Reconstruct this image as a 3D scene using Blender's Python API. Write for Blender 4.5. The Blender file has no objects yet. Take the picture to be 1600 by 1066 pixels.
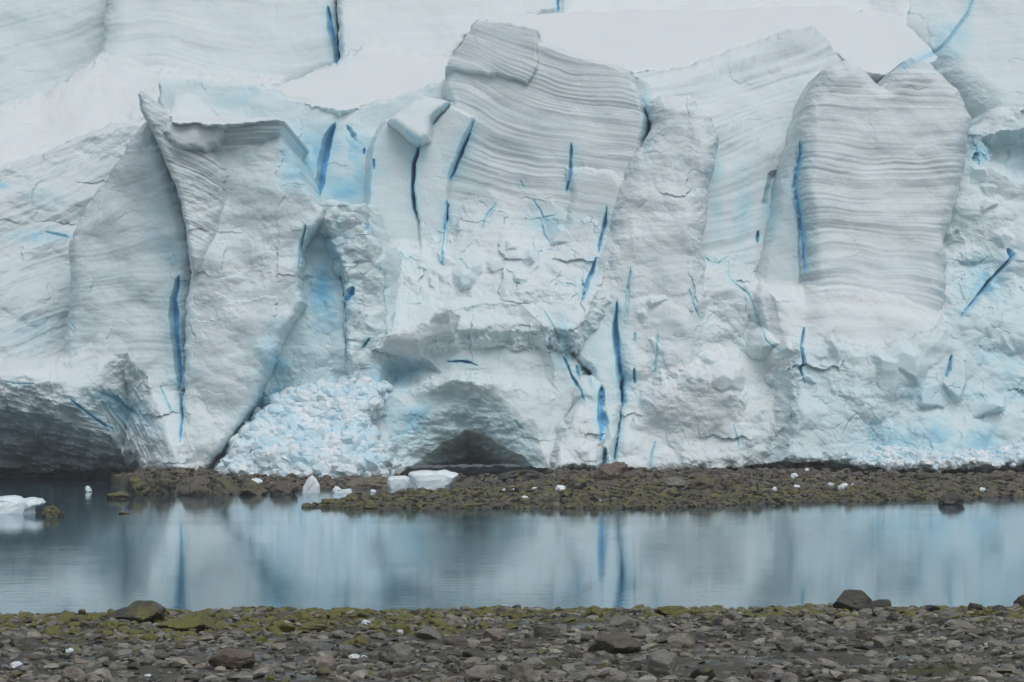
import bpy, math, random
import numpy as np
from mathutils import Vector, Matrix, noise as mn

# ------------------------------------------------------------------ camera, sky, sun, exposure
scene = bpy.context.scene
CAM_H, FPX, HOR, DIST = 3.0, 4400.0, 690.0, 200.0     # eye height, focal length in photo pixels, horizon row, metres to the ice
cam_data = bpy.data.cameras.new('camera')
cam = bpy.data.objects.new('camera', cam_data)
scene.collection.objects.link(cam)
cam.location = (0, 0, CAM_H)
cam.rotation_euler = (math.radians(90), 0, 0)
cam_data.sensor_width = 36.0
cam_data.lens = 36.0 * FPX / 1600.0
cam_data.shift_y = (HOR - 533.0) / 1600.0
cam_data.clip_start, cam_data.clip_end = 0.5, 3000.0
scene.camera = cam

SUN_EL, SUN_AZ = math.radians(62), math.radians(158)   # azimuth from +Y, clockwise: behind the camera, a little to the right
world = bpy.data.worlds.new('World')
scene.world = world
world.use_nodes = True
wn, wl = world.node_tree.nodes, world.node_tree.links
bg = wn['Background']
sky = wn.new('ShaderNodeTexSky')
sky.sky_type = 'NISHITA'
sky.sun_disc = False
sky.sun_elevation, sky.sun_rotation = SUN_EL, SUN_AZ
sky.dust_density, sky.air_density = 4.0, 1.0
hs = wn.new('ShaderNodeHueSaturation')                 # overcast: the cloud deck greys the blue
hs.inputs['Saturation'].default_value = 0.62
hs.inputs['Hue'].default_value = 0.475
wl.new(sky.outputs[0], hs.inputs['Color'])
wl.new(hs.outputs[0], bg.inputs['Color'])
bg.inputs['Strength'].default_value = 0.14
sun_data = bpy.data.lights.new('sun', 'SUN')
sun_data.energy, sun_data.angle, sun_data.color = 0.8, math.radians(60), (1.0, 0.985, 0.96)
sun = bpy.data.objects.new('sun', sun_data)
scene.collection.objects.link(sun)
sdir = Vector((math.sin(SUN_AZ) * math.cos(SUN_EL), math.cos(SUN_AZ) * math.cos(SUN_EL), math.sin(SUN_EL)))
sun.rotation_euler = (-sdir).to_track_quat('-Z', 'Y').to_euler()
vs = scene.view_settings
vs.view_transform, vs.look, vs.gamma, vs.use_curve_mapping = 'Standard', 'None', 1.0, False
vs.exposure = -0.24
scene.cycles.max_bounces, scene.cycles.diffuse_bounces, scene.cycles.glossy_bounces = 8, 6, 4
scene.cycles.use_adaptive_sampling = True
scene.cycles.adaptive_threshold = 0.02
scene.cycles.use_denoising = True
random.seed(7)
rng = np.random.default_rng(11)

# ------------------------------------------------------------------ helpers
def link(o, parent=None):
    scene.collection.objects.link(o)
    o.parent = parent
    return o

def tag(o, label=None, cat=None, group=None, kind=None):
    for k, v in (('label', label), ('category', cat), ('group', group), ('kind', kind)):
        if v: o[k] = v
    return o

def mesh_np(name, co, faces, mat, smooth=False):
    """co (n,3) array, faces (m,3|4) array -> mesh datablock"""
    me = bpy.data.meshes.new(name)
    n, m, s = len(co), len(faces), faces.shape[1]
    me.vertices.add(n); me.vertices.foreach_set('co', np.ascontiguousarray(co, np.float32).ravel())
    me.loops.add(m * s); me.loops.foreach_set('vertex_index', np.ascontiguousarray(faces, np.int32).ravel())
    me.polygons.add(m); me.polygons.foreach_set('loop_start', np.arange(0, m * s, s, dtype=np.int32))
    me.polygons.foreach_set('use_smooth', np.full(m, smooth))
    me.update(calc_edges=True)
    if mat: me.materials.append(mat)
    return me

_p = rng.permutation(4096).astype(np.int32)
_g = np.stack([np.cos(np.linspace(0, 2*np.pi, 256, endpoint=False)), np.sin(np.linspace(0, 2*np.pi, 256, endpoint=False))], 1).astype(np.float32)
def hsh(i, j, s=0): return _p[(_p[(i + 131 * s) & 4095] + j * 7 + s * 53) & 4095]
def noise(x, y, s=0):
    xi, yi = np.floor(x).astype(np.int32), np.floor(y).astype(np.int32)
    fx, fy = (x - xi).astype(np.float32), (y - yi).astype(np.float32)
    u, v = fx*fx*fx*(fx*(fx*6-15)+10), fy*fy*fy*(fy*(fy*6-15)+10)
    def dot(a, b):
        g = _g[hsh(xi + a, yi + b, s) & 255]
        return g[..., 0] * (fx - a) + g[..., 1] * (fy - b)
    a = dot(0, 0); a += u * (dot(1, 0) - a)
    b = dot(0, 1); b += u * (dot(1, 1) - b)
    return (a + v * (b - a)) * 1.4
def fbm(x, y, s=0, o=4, g=0.5):
    r, a = 0, 1.0
    for k in range(o):
        r = r + a * noise(x, y, s + k * 3); x, y, a = x * 2.03, y * 2.03, a * g
    return r
def worley(x, y, s=0, jit=0.9):
    """facets: returns F1, F2, tilted-facet height, random per cell"""
    xi, yi = np.floor(x).astype(np.int32), np.floor(y).astype(np.int32)
    f1 = np.full(x.shape, 9., np.float32); f2 = f1.copy(); h = np.zeros_like(f1); rn = np.zeros_like(f1); env = f1.copy(); env2 = f1.copy()
    for a in (-1, 0, 1):
        for b in (-1, 0, 1):
            i, j = xi + a, yi + b
            r1, r2, r3, r4 = hsh(i, j, s), hsh(i, j, s + 1), hsh(i, j, s + 2), hsh(i, j, s + 4)
            dx = x - (i + 0.5 + jit * (r1 / 4096. - .5)); dy = y - (j + 0.5 + jit * (r2 / 4096. - .5))
            d = np.sqrt(dx*dx + dy*dy).astype(np.float32)
            hh = (dx * (r3 / 2048. - 1) + dy * (r4 / 2048. - 1) + (hsh(i, j, s + 6) / 4096. - .5) * .8).astype(np.float32)
            c = d < f1
            f2 = np.where(c, f1, np.minimum(f2, d)); env = np.minimum(env, hh * .9 + .85 * d * d); env2 = np.minimum(env2, hh * 1.25 + .55 * d * d); h = np.where(c, hh, h); rn = np.where(c, r1 / 4096., rn); f1 = np.where(c, d, f1)
    return f1, f2, h, rn, env, env2
def sst(a, b, x):
    t = np.clip((x - a) / (b - a), 0, 1); return t * t * (3 - 2 * t)
def sdf(P, x, y):
    """signed distance to a polygon, positive inside"""
    d = np.full(x.shape, 1e12, np.float32); ins = np.zeros(x.shape, bool)
    n = len(P)
    for k in range(n):
        (ax, ay), (bx, by) = P[k], P[(k + 1) % n]
        ex, ey = bx - ax, by - ay
        px, py = x - ax, y - ay
        t = np.clip((px * ex + py * ey) / (ex * ex + ey * ey + 1e-9), 0, 1)
        d = np.minimum(d, (px - t * ex) ** 2 + (py - t * ey) ** 2)
        if ay != by:
            c = ((ay > y) != (by > y)) & (x < (bx - ax) * (y - ay) / (by - ay) + ax)
            ins ^= c
    d = np.sqrt(d)
    return np.where(ins, d, -d)
def pdist(P, x, y):
    """distance to a polyline and position 0..1 along it"""
    d = np.full(x.shape, 1e12, np.float32); tt = np.zeros_like(d); sg = np.ones_like(d)
    L = [math.hypot(P[k+1][0]-P[k][0], P[k+1][1]-P[k][1]) for k in range(len(P)-1)]
    tot, acc = sum(L), 0
    for k in range(len(P) - 1):
        (ax, ay), (bx, by) = P[k], P[k + 1]
        ex, ey = bx - ax, by - ay
        t = np.clip(((x-ax) * ex + (y-ay) * ey) / (ex * ex + ey * ey), 0, 1)
        q = (x - ax - t * ex) ** 2 + (y - ay - t * ey) ** 2
        tt = np.where(q < d, (acc + t * L[k]) / tot, tt); sg = np.where(q < d, np.sign((x - ax) * ey - (y - ay) * ex), sg); d = np.minimum(d, q); acc += L[k]
    return np.sqrt(d), tt, sg

# ------------------------------------------------------------------ materials
def new_mat(name):
    m = bpy.data.materials.new(name); m.use_nodes = True
    nt = m.node_tree
    return m, nt.nodes, nt.links, nt.nodes['Principled BSDF']
def ramp(N, stops):
    r = N.new('ShaderNodeValToRGB'); e = r.color_ramp.elements
    while len(e) < len(stops): e.new(0.5)
    for k, (p, c) in enumerate(stops):
        e[k].position = p; e[k].color = (*c, 1) if len(c) == 3 else c
    return r
def tex(N, L, scale, detail=5, rough=0.55, vec=None, dist=0.0):
    t = N.new('ShaderNodeTexNoise')
    t.inputs['Scale'].default_value, t.inputs['Detail'].default_value = scale, detail
    t.inputs['Roughness'].default_value, t.inputs['Distortion'].default_value = rough, dist
    if vec is not None: L.new(vec, t.inputs['Vector'])
    return t
def mix(N, L, fac, a, b, mode='MIX'):
    m = N.new('ShaderNodeMix'); m.data_type = 'RGBA'; m.blend_type = mode
    for sock, v in ((m.inputs[0], fac), (m.inputs[6], a), (m.inputs[7], b)):
        if isinstance(v, bpy.types.NodeSocket): L.new(v, sock)
        else: sock.default_value = v if not isinstance(v, tuple) else ((*v, 1) if len(v) == 3 else v)
    return m.outputs[2]
def mapping(N, L, scale, coord='Object'):
    tc = N.new('ShaderNodeTexCoord'); mp = N.new('ShaderNodeMapping')
    mp.inputs['Scale'].default_value = scale
    L.new(tc.outputs[coord], mp.inputs['Vector'])
    return mp.outputs[0]
def bump(N, L, height, strength, dist, normal=None):
    b = N.new('ShaderNodeBump'); b.inputs['Strength'].default_value = strength; b.inputs['Distance'].default_value = dist
    L.new(height, b.inputs['Height'])
    if normal is not None: L.new(normal, b.inputs['Normal'])
    return b.outputs[0]

def make_ice():
    m, N, L, B = new_mat('glacier_ice')
    at = N.new('ShaderNodeAttribute'); at.attribute_name = 'ice'
    sp = N.new('ShaderNodeSeparateColor'); L.new(at.outputs['Color'], sp.inputs[0])
    v = mapping(N, L, (1, 1, 1))
    n1 = tex(N, L, 0.22, 6, 0.6, v); n2 = tex(N, L, 2.2, 6, 0.65, v)
    base = mix(N, L, n1.outputs[0], (0.53, 0.63, 0.65), (0.66, 0.73, 0.745))
    base = mix(N, L, sp.outputs[2], base, (0.73, 0.785, 0.80))             # packed snow
    ge = N.new('ShaderNodeNewGeometry'); sz = N.new('ShaderNodeSeparateXYZ'); L.new(ge.outputs['Normal'], sz.inputs[0])   # new snow lies on the ledges
    sa = N.new('ShaderNodeMath'); sa.operation = 'MULTIPLY_ADD'; L.new(n1.outputs[0], sa.inputs[0]); sa.inputs[1].default_value = 0.5; L.new(sz.outputs[2], sa.inputs[2])
    sr = ramp(N, [(0.62, (0, 0, 0)), (1.1, (.5, .5, .5))]); L.new(sa.outputs[0], sr.inputs[0])
    base = mix(N, L, sp.outputs[1], base, (0.30, 0.36, 0.385))            # dirty firn layers
    base = mix(N, L, sr.outputs[0], base, (0.73, 0.785, 0.80))
    sub = N.new('ShaderNodeMath'); sub.operation = 'MULTIPLY_ADD'          # blue, dense ice
    L.new(n2.outputs[0], sub.inputs[0]); sub.inputs[1].default_value = 0.10; L.new(sp.outputs[0], sub.inputs[2])
    s2 = N.new('ShaderNodeMath'); s2.operation = 'SUBTRACT'; s2.inputs[1].default_value = 0.05; L.new(sub.outputs[0], s2.inputs[0])
    rb = ramp(N, [(0.0, (1, 1, 1)), (0.3, (0.78, 0.95, 1.0)), (0.6, (0.52, 0.83, 0.98)), (1.0, (0.26, 0.68, 1.0))])
    L.new(s2.outputs[0], rb.inputs[0])
    col = mix(N, L, 1.0, base, rb.outputs[0], 'MULTIPLY')
    L.new(col, B.inputs['Base Color'])
    B.inputs['Roughness'].default_value = 0.55
    B.inputs['Specular IOR Level'].default_value = 0.3
    B.inputs['Subsurface Weight'].default_value = 0.8
    B.inputs['Subsurface Radius'].default_value = (0.55, 0.8, 1.0)
    B.inputs['Subsurface Scale'].default_value = 0.2
    vz = mapping(N, L, (1.2, 1.2, 4.0)); n3 = tex(N, L, 1.3, 8, 0.7, vz)
    L.new(bump(N, L, n3.outputs[0], 0.07, 0.10), B.inputs['Normal'])
    return m

def make_chunk():
    m, N, L, B = new_mat('drift_ice')
    oi = N.new('ShaderNodeObjectInfo'); v = mapping(N, L, (1, 1, 1))
    n1 = tex(N, L, 2.5, 5, 0.6, v)
    c = mix(N, L, n1.outputs[0], (0.64, 0.79, 0.85), (0.82, 0.86, 0.88))
    L.new(c, B.inputs['Base Color']); B.inputs['Roughness'].default_value = 0.35
    L.new(bump(N, L, n1.outputs[0], 0.5, 0.08), B.inputs['Normal'])
    return m

def make_rubble():
    m, N, L, B = new_mat('broken_ice')
    ge = N.new('ShaderNodeNewGeometry')
    n1 = tex(N, L, .5, 4, .6, ge.outputs['Position'])
    c = ramp(N, [(0.0, (0.57, 0.74, 0.81)), (0.3, (0.66, 0.78, 0.83)), (0.65, (0.70, 0.79, 0.82)), (1.0, (0.77, 0.81, 0.83))])
    L.new(ge.outputs['Random Per Island'], c.inputs[0])
    mr = ramp(N, [(0.38, (0.82, 0.95, 1.0)), (0.6, (1, 1, 1))]); L.new(n1.outputs[0], mr.inputs[0])
    L.new(mix(N, L, 1.0, c.outputs[0], mr.outputs[0], 'MULTIPLY'), B.inputs['Base Color']); B.inputs['Roughness'].default_value = .5
    return m

def make_rock(name, dark, light, moss=0.0, wet=0.55):
    m, N, L, B = new_mat(name)
    oi = N.new('ShaderNodeObjectInfo'); geo = N.new('ShaderNodeNewGeometry')
    n1 = tex(N, L, 3.0, 8, 0.7, geo.outputs['Position']); n2 = tex(N, L, 22.0, 5, 0.7, geo.outputs['Position'])
    r = ramp(N, [(0.3, dark), (0.72, light)]); L.new(n1.outputs[0], r.inputs[0])
    pi = N.new('ShaderNodeNewGeometry')
    rv = N.new('ShaderNodeMath'); rv.operation = 'ADD'; L.new(oi.outputs['Random'], rv.inputs[0]); L.new(pi.outputs['Random Per Island'], rv.inputs[1])
    fr = N.new('ShaderNodeMath'); fr.operation = 'FRACT'; L.new(rv.outputs[0], fr.inputs[0])
    rr = ramp(N, [(0.0, (0.48, 0.47, 0.46)), (0.3, (1.0, 0.98, 0.95)), (0.62, (0.82, 0.84, 0.86)), (0.8, (1.05, 0.93, 0.85)), (1.0, (1.6, 1.58, 1.52))])
    L.new(fr.outputs[0], rr.inputs[0])
    c = mix(N, L, 1.0, r.outputs[0], rr.outputs[0], 'MULTIPLY')
    sp = ramp(N, [(0.35, (0.55, 0.55, 0.55)), (0.6, (1, 1, 1))]); L.new(n2.outputs[0], sp.inputs[0])
    c = mix(N, L, 0.6, c, sp.outputs[0], 'MULTIPLY')
    if moss > 0:
        n3 = tex(N, L, 1.6, 7, 0.72, geo.outputs['Position'])
        sx = N.new('ShaderNodeSeparateXYZ'); L.new(geo.outputs['Normal'], sx.inputs[0])
        ad = N.new('ShaderNodeMath'); ad.operation = 'MULTIPLY_ADD'; L.new(sx.outputs[2], ad.inputs[0]); ad.inputs[1].default_value = 0.09; L.new(n3.outputs[0], ad.inputs[2])
        mr = ramp(N, [(0.70 - 0.3 * moss, (0, 0, 0)), (0.80 - 0.3 * moss, (1, 1, 1))]); L.new(ad.outputs[0], mr.inputs[0])
        mc = mix(N, L, n2.outputs[0], (0.062, 0.066, 0.014), (0.185, 0.180, 0.042))
        c = mix(N, L, mr.outputs[0], c, mc)
    L.new(c, B.inputs['Base Color'])
    B.inputs['Roughness'].default_value = wet
    nb = bump(N, L, n1.outputs[0], 0.6, 0.10)
    L.new(bump(N, L, n2.outputs[0], 0.5, 0.02, nb), B.inputs['Normal'])
    return m

def make_ground(name, a, b, c, puddle=True):
    m, N, L, B = new_mat(name)
    geo = N.new('ShaderNodeNewGeometry'); P = geo.outputs['Position']
    n1 = tex(N, L, 0.5, 8, 0.65, P); n2 = tex(N, L, 9.0, 8, 0.75, P)
    col = mix(N, L, n2.outputs[0], a, b)
    mr = ramp(N, [(0.48, (0, 0, 0)), (0.62, (1, 1, 1))]); L.new(n1.outputs[0], mr.inputs[0])
    col = mix(N, L, mr.outputs[0], col, c)
    L.new(col, B.inputs['Base Color'])
    n4 = tex(N, L, 0.9, 4, 0.6, P, 0.4)
    rr = ramp(N, [(0.40, (0.12,) * 3), (0.5, (0.7,) * 3)]); L.new(n4.outputs[0], rr.inputs[0])
    if puddle: L.new(rr.outputs[0], B.inputs['Roughness'])
    else: B.inputs['Roughness'].default_value = 0.6
    L.new(bump(N, L, n2.outputs[0], 0.8, 0.05), B.inputs['Normal'])
    return m

def make_water():
    m, N, L, B = new_mat('meltwater')
    N.remove(B)
    out = N['Material Output']
    df, gl, mx = N.new('ShaderNodeBsdfDiffuse'), N.new('ShaderNodeBsdfGlossy'), N.new('ShaderNodeMixShader')
    df.inputs['Color'].default_value = (0.034, 0.074, 0.100, 1)
    gl.inputs['Color'].default_value = (0.86, 0.94, 0.98, 1)
    gl.inputs['Roughness'].default_value = 0.045
    fr = N.new('ShaderNodeFresnel'); fr.inputs['IOR'].default_value = 1.33
    ml = N.new('ShaderNodeMath'); ml.operation = 'MULTIPLY'; ml.inputs[1].default_value = 0.95
    L.new(fr.outputs[0], ml.inputs[0]); L.new(ml.outputs[0], mx.inputs[0]); L.new(df.outputs[0], mx.inputs[1]); L.new(gl.outputs[0], mx.inputs[2]); L.new(mx.outputs[0], out.inputs['Surface'])
    v = mapping(N, L, (0.55, 1.0, 1.0)); n1 = tex(N, L, 2.2, 3, 0.5, v)
    v2 = mapping(N, L, (0.05, 0.09, 1.0)); n2 = tex(N, L, 1.0, 3, 0.5, v2)
    mr = ramp(N, [(0.40, (0.25,) * 3), (0.65, (1.0,) * 3)]); L.new(n2.outputs[0], mr.inputs[0])
    mu = N.new('ShaderNodeMath'); mu.operation = 'MULTIPLY'; L.new(n1.outputs[0], mu.inputs[0]); L.new(mr.outputs[0], mu.inputs[1])
    L.new(bump(N, L, mu.outputs[0], 0.06, 0.10), gl.inputs['Normal'])
    return m

ICE, CHUNK, WATER, RUBBLE = make_ice(), make_chunk(), make_water(), make_rubble()
ROCK = make_rock('grey_rock', (0.115, 0.113, 0.095), (0.32, 0.313, 0.275), 0.10)
ROCKB = make_rock('brown_rock', (0.074, 0.064, 0.049), (0.170, 0.151, 0.121), 0.08)
ROCKD = make_rock('dark_wet_rock', (0.026, 0.026, 0.022), (0.075, 0.070, 0.058), 0.35, 0.4)
ROCKM = make_rock('mossy_rock', (0.045, 0.042, 0.030), (0.110, 0.100, 0.075), 0.95)
ROCKH = make_rock('half_mossy_rock', (0.056, 0.052, 0.040), (0.150, 0.138, 0.110), 0.58)
BEACH = make_ground('wet_gravel', (0.028, 0.025, 0.017), (0.115, 0.104, 0.078), (0.060, 0.062, 0.018))
SHELF = make_ground('far_gravel', (0.024, 0.021, 0.014), (0.125, 0.110, 0.084), (0.090, 0.086, 0.032), False)

#@ICE
# ------------------------------------------------------------------ the glacier front
# Ice masses are given as outlines in photo rows/columns and turned into metres at their own distance; the front is a sheet of
# relief over the (X, Z) plane, Y = distance, and every mass becomes an object of its own.
PXM = FPX / DIST                                                        # nominal pixels per metre (22)
def axis(segs):
    out = [np.arange(a, b, s) for a, b, s in segs]
    return np.concatenate(out + [[segs[-1][1]]]).astype(np.float32)
gu = axis([(-330, -40, 3.2), (-40, 1640, 1.55), (1640, 1930, 3.2)])
gv = axis([(-270, 0, 2.6), (0, 770, 1.55)])
U, V = np.meshgrid(gu, gv)
OWN = np.zeros(U.shape, np.int16)
DD = (16 + np.clip(690 - V, 0, 2000) * 0.105).astype(np.float32)        # the body of the glacier behind everything
BLUE = np.zeros_like(DD); DIRT = np.zeros_like(DD); SNOW = np.full_like(DD, 0.5)
owners = [('glacier', 'white body of the glacier rising behind the ice front', 'glacier')]
WU = fbm(U / 38, V / 38, 3, 4, 0.55); WV = fbm(U / 38, V / 38, 23, 4, 0.55)   # outline wander
FA = worley(U / 46 + WU * .22, V / 38 + WV * .22, 40)[5]                # big facets
FB = worley(U / 21 + WU * .2, V / 16 + WV * .2, 50)[4]                  # small facets
R0 = worley(U / 34 + WU * .2, V / 26 + WV * .2, 65)[5]; R1 = worley(U / 15 + WU * .2, V / 12 + WV * .2, 60)[5]; R2 = worley(U / 7, V / 6, 70)[5]   # rubble
FC = worley(U / 120 + WU * .15, V / 100 + WV * .15, 45)[4]                 # broad planes
LUMP = fbm(U / 75, V / 60, 80, 4, 0.3); FINE = fbm(U / 12, V / 9, 90, 4, 0.6)
BILL = np.abs(fbm(U / 45, V / 30, 95, 3, 0.3))

def mass(own, poly, d, gx=0, gy=0, R=1.4, w=14, slope=3.5, k=0.5, warp=4, strata=None, fac=(0.25, 0.12), lump=0.35, fine=0.06,
         rub=0.0, bill=0.0, flute=0.0, snow=0.35, blue=0.0, dirt=0.0, bow=0.0, base=None, at=None):
    """own: index or (name, label, category). gx, gy: metres per 100 px to the right / downwards. strata: (tilt, relief, colour, period px)"""
    global DD, OWN, BLUE, DIRT, SNOW
    if isinstance(own, tuple): owners.append(own); own = len(owners) - 1
    xs, ys = [p[0] for p in poly], [p[1] for p in poly]
    cx, cy = at or ((min(xs) + max(xs)) / 2, (min(ys) + max(ys)) / 2)
    tox = lambda x, y, dd: (800 + (x - 800) * (1 + dd / DIST), HOR + (y - HOR) * (1 + dd / DIST))
    far = [tox(x + mx, y + my, d + gx * (x - cx) / 100 + gy * (y - cy) / 100 + e) for x, y in poly for mx, my in ((-60, -60), (60, 60)) for e in (0, 8)]
    i0, i1 = np.searchsorted(gv, [min(p[1] for p in far), max(p[1] for p in far)]); j0, j1 = np.searchsorted(gu, [min(p[0] for p in far), max(p[0] for p in far)])
    S = np.s_[i0:i1, j0:j1]
    u, v = U[S], V[S]
    if u.size == 0: return own
    # the mass's plane: distance grows linearly with photo column and row; solved for this point of the (X, Z) plane
    A = DIST + d + gx / 100 * (800 - cx) + gy / 100 * (HOR - cy)
    Bc = DIST * (gy / 100 * (v - HOR) + gx / 100 * (u - 800))
    Dp = (A + np.sqrt(np.maximum(A * A + 4 * Bc, (0.3 * A) ** 2))) / 2
    x, y = 800 + (u - 800) * DIST / Dp, HOR + (v - HOR) * DIST / Dp
    q = Dp - DIST
    s = sdf(poly, x + WU[S] * warp, y + WV[S] * warp)
    if bow: q = q + bow * ((x - cx) / (max(xs) - min(xs)) * 2) ** 2
    t = np.clip(1 - s / w, 0, 1)
    q = q + R * (1 - np.sqrt(np.clip(1 - t * t, 0, 1))) + slope * np.clip(-s, 0, None) + .03 * np.clip(-s - 16, 0, None) ** 2
    q = q + 1.3 * min(fac[0], 1.0) * FC[S] + .45 * fac[0] * FA[S] + .28 * fac[1] * FB[S] + .6 * lump * LUMP[S] + .10 * fine * FINE[S] - .18 * bill * BILL[S]
    if rub: q = q + rub * (.95 * R0[S] + .50 * R1[S] * np.clip(.6 + 1.2 * noise(u / 60, v / 40, 77), .1, 1.3) + .20 * R2[S] * np.clip(.5 + 1.3 * noise(u / 45, v / 45, 78), 0, 1.2))
    dirtm = np.full(u.shape, dirt, np.float32)
    if strata:
        tilt, rel, colr, per = strata; rel *= .11
        u, v = x, y
        tt = v - tilt * (u - cx) + 26 * noise(u / 250 + .3, v / 260, 5) + 7 * noise(u / 83, v / 110, 4) + 1.6 * noise(u / 33, v / 21, 6)
        n = .75 * noise(tt / per, u / 700 + own * 1.37, 7) + .85 * noise(tt / per * 2.3, u / 420 + own * .71, 8) + .55 * noise(tt / per * 4.7, u / 230, 9)
        q = q + rel * n + rel * .6 * np.abs(noise(tt / per * 3.1, u / 300, 10))
        ed = np.clip(0.62 + 1.1 * noise(u / 120, v / 75, 12 + own), 0.05, 1)
        dirtm = dirtm + colr * ed * sst(-0.3, 0.4, n)
    if flute: q = q + flute * fbm(u / 13 + 1.5 * noise(u / 60, v / 70, 19), v / 130, 15, 3, .6) * np.clip(.4 + 1.6 * noise(u / 90, v / 60, 17), 0, 1)
    c = q < DD[S]
    a, b = DD[S], q
    h = np.clip(k - np.abs(a - b), 0, None) / k
    DD[S] = np.minimum(a, b) - h * h * k * 0.25
    f = np.clip(0.5 + (a - b) / (2 * max(k, 0.3)), 0, 1)
    OWN[S] = np.where(c, own, OWN[S])
    BLUE[S] += (blue - BLUE[S]) * f; DIRT[S] += (dirtm - DIRT[S]) * f; SNOW[S] += (snow - SNOW[S]) * f
    return own

#@MASSES
# far walls and snow
mass(('glacier_wall', 'layered back wall of ice in the top left corner', 'ice wall'),
     [(-160,-120),(170,-120),(200,30),(190,98),(60,160),(-160,230)], 66, k=3, gx=1, gy=-4, strata=(-0.32,.35,.7,26), lump=.5, fac=(.15,.04), blue=.16, snow=.25)
mass(('glacier_wall', 'smooth layered back wall left of the tall blue crack', 'ice wall'),
     [(168,-120),(519,-120),(527,103),(430,145),(300,140),(235,130),(150,115),(160,40)], 63.5, gx=0, gy=-5, R=1.5, w=30, warp=3, strata=(0.03,.35,.6,26), fac=(.1,.03), lump=.4, blue=.1, snow=.4)
mass(('glacier_wall', 'pale back wall right of the tall blue crack', 'ice wall'),
     [(519,-120),(885,-120),(880,20),(870,22),(750,45),(690,110),(560,100),(528,103)], 62, gy=-6, R=3, strata=(-0.05,.25,.22,30), fac=(.1,.05), blue=.06, snow=.75)
mass(('glacier_wall', 'layered back wall in the top right corner', 'ice wall'),
     [(1310,-120),(1800,-120),(1800,230),(1560,200),(1500,150),(1450,90),(1370,50)], 60, gx=-2, gy=-6, R=5, w=50, strata=(0.05,.3,.3,34), fac=(.2,.08), blue=.1, snow=.45)
mass(('snow_slope', 'smooth snow slope in the upper left below the back walls', 'snow slope'),
     [(-160,215),(60,150),(150,92),(240,118),(420,130),(430,160),(250,175),(215,190),(120,220),(60,245),(0,268),(-160,300)], 46, gx=-1, gy=-11, R=1, w=20, slope=.3, k=5, fac=(.3,.2), lump=.9, fine=.15, snow=.85)
mass(('snow_slope', 'bright smooth snow shelf below the tall blue crack', 'snow slope'),
     [(400,150),(527,97),(570,75),(700,90),(720,125),(610,156),(530,172),(470,160)], 42, gy=-20, R=.5, w=10, slope=.4, k=4, fac=(.05,.05), lump=.4, fine=.05, snow=1)
mass(('snow_slope', 'broad white snow dome on top of the layered block', 'snow slope'),
     [(735,30),(870,17),(1100,14),(1290,8),(1400,20),(1470,90),(1410,120),(1340,110),(1290,68),(1240,50),(1170,72),(1060,108),(990,115),(920,95),(845,70),(840,50)], 46, gy=-24, gx=.5, R=.6, w=10, k=3, fac=(.05,.04), lump=.5, fine=.08, snow=1)
mass(len(owners) - 1, [(870,-140),(1420,-140),(1420,60),(1290,30),(870,30)], 70, gy=-8, R=.5, k=4, fac=(.1,.05), lump=.6, snow=.95)
# upper seracs
mass(0, [(-200,420),(1800,420),(1800,770),(-200,770)], 15.5, gy=-5, R=1, w=10, fac=(1.0,.4), lump=.8, bill=.4, blue=.15, snow=.4)
mass(('ice_wall', 'pale blue hollow wall behind the left tower, split by a dark blue crevasse', 'ice wall'),
     [(242,125),(300,121),(400,129),(460,148),(520,165),(530,172),(610,150),(700,118),(740,170),(760,300),(720,420),(600,430),(480,440),(290,430),(250,190)], 31, gx=-1, gy=-3, R=2, w=10, strata=(0.05,.15,.12,40), fac=(.3,.1), lump=.5, blue=.24, snow=.3)
mass(('ice_wall', 'curved fluted layered wall between the pillar and the twin heads', 'ice wall'),
     [(985,110),(1060,102),(1170,62),(1240,40),(1275,36),(1300,58),(1325,100),(1300,190),(1250,260),(1235,340),(1240,540),(1050,540),(1050,430),(1040,280),(1000,200)], 33, at=(1150,100), gx=1.5, gy=-4, R=2.5, w=30, warp=3, strata=(-0.24,.3,.8,26), fac=(.15,.1), lump=.5, blue=.1, snow=.45, flute=.08)
H = mass(('serac', 'big square serac of grey layered ice under the snow dome', 'serac'),
     [(742,30),(800,34),(842,45),(847,60),(920,84),(990,104),(1003,140),(1016,185),(1005,240),(985,280),(975,340),(990,470),(860,480),(690,440),(690,310),(690,215),(700,165),(690,130),(715,78)], 25, at=(850,230), gx=-1.4, gy=-2.2, R=3, w=14, warp=2.5, strata=(0.20,.3,1.15,17), fac=(.12,.06), lump=.35, snow=.3)
mass(H, [(744,29),(800,34),(842,46),(838,108),(824,130),(780,118),(694,104),(715,75)], 24.35, at=(850,230), gx=-1.4, gy=-2.2, R=.4, w=5, warp=3, strata=(0.20,.3,.85,17), fac=(.12,.06), lump=.2, snow=.35)
mass(H, [(885,260),(960,265),(985,300),(960,370),(930,430),(885,420),(880,360),(893,300)], 24.3, at=(850,230), gx=-1.4, gy=-2.2, R=.8, w=12, strata=(0.2,.15,.25,21), fac=(.1,.06), lump=.2, snow=.3)
mass(('ice_slab', 'leftmost of the tall white slabs parted by curved blue cracks', 'ice slab'),
     [(582,225),(602,188),(640,208),(655,220),(647,265),(645,305),(653,345),(660,400),(660,470),(570,470),(577,300)], 24.2, gx=.5, gy=-2, R=.35, w=4, slope=.4, warp=2, strata=(0.02,.08,.1,22), fac=(.15,.05), lump=.2, snow=.5)
mass(('ice_slab', 'small rounded block on top of the white slabs', 'ice slab'),
     [(606,186),(630,165),(660,148),(702,158),(674,184),(669,213),(655,217),(630,203)], 24.6, gy=-5, R=.8, w=12, slope=.5, warp=2, fac=(.3,.1), lump=.3, snow=.6)
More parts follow.
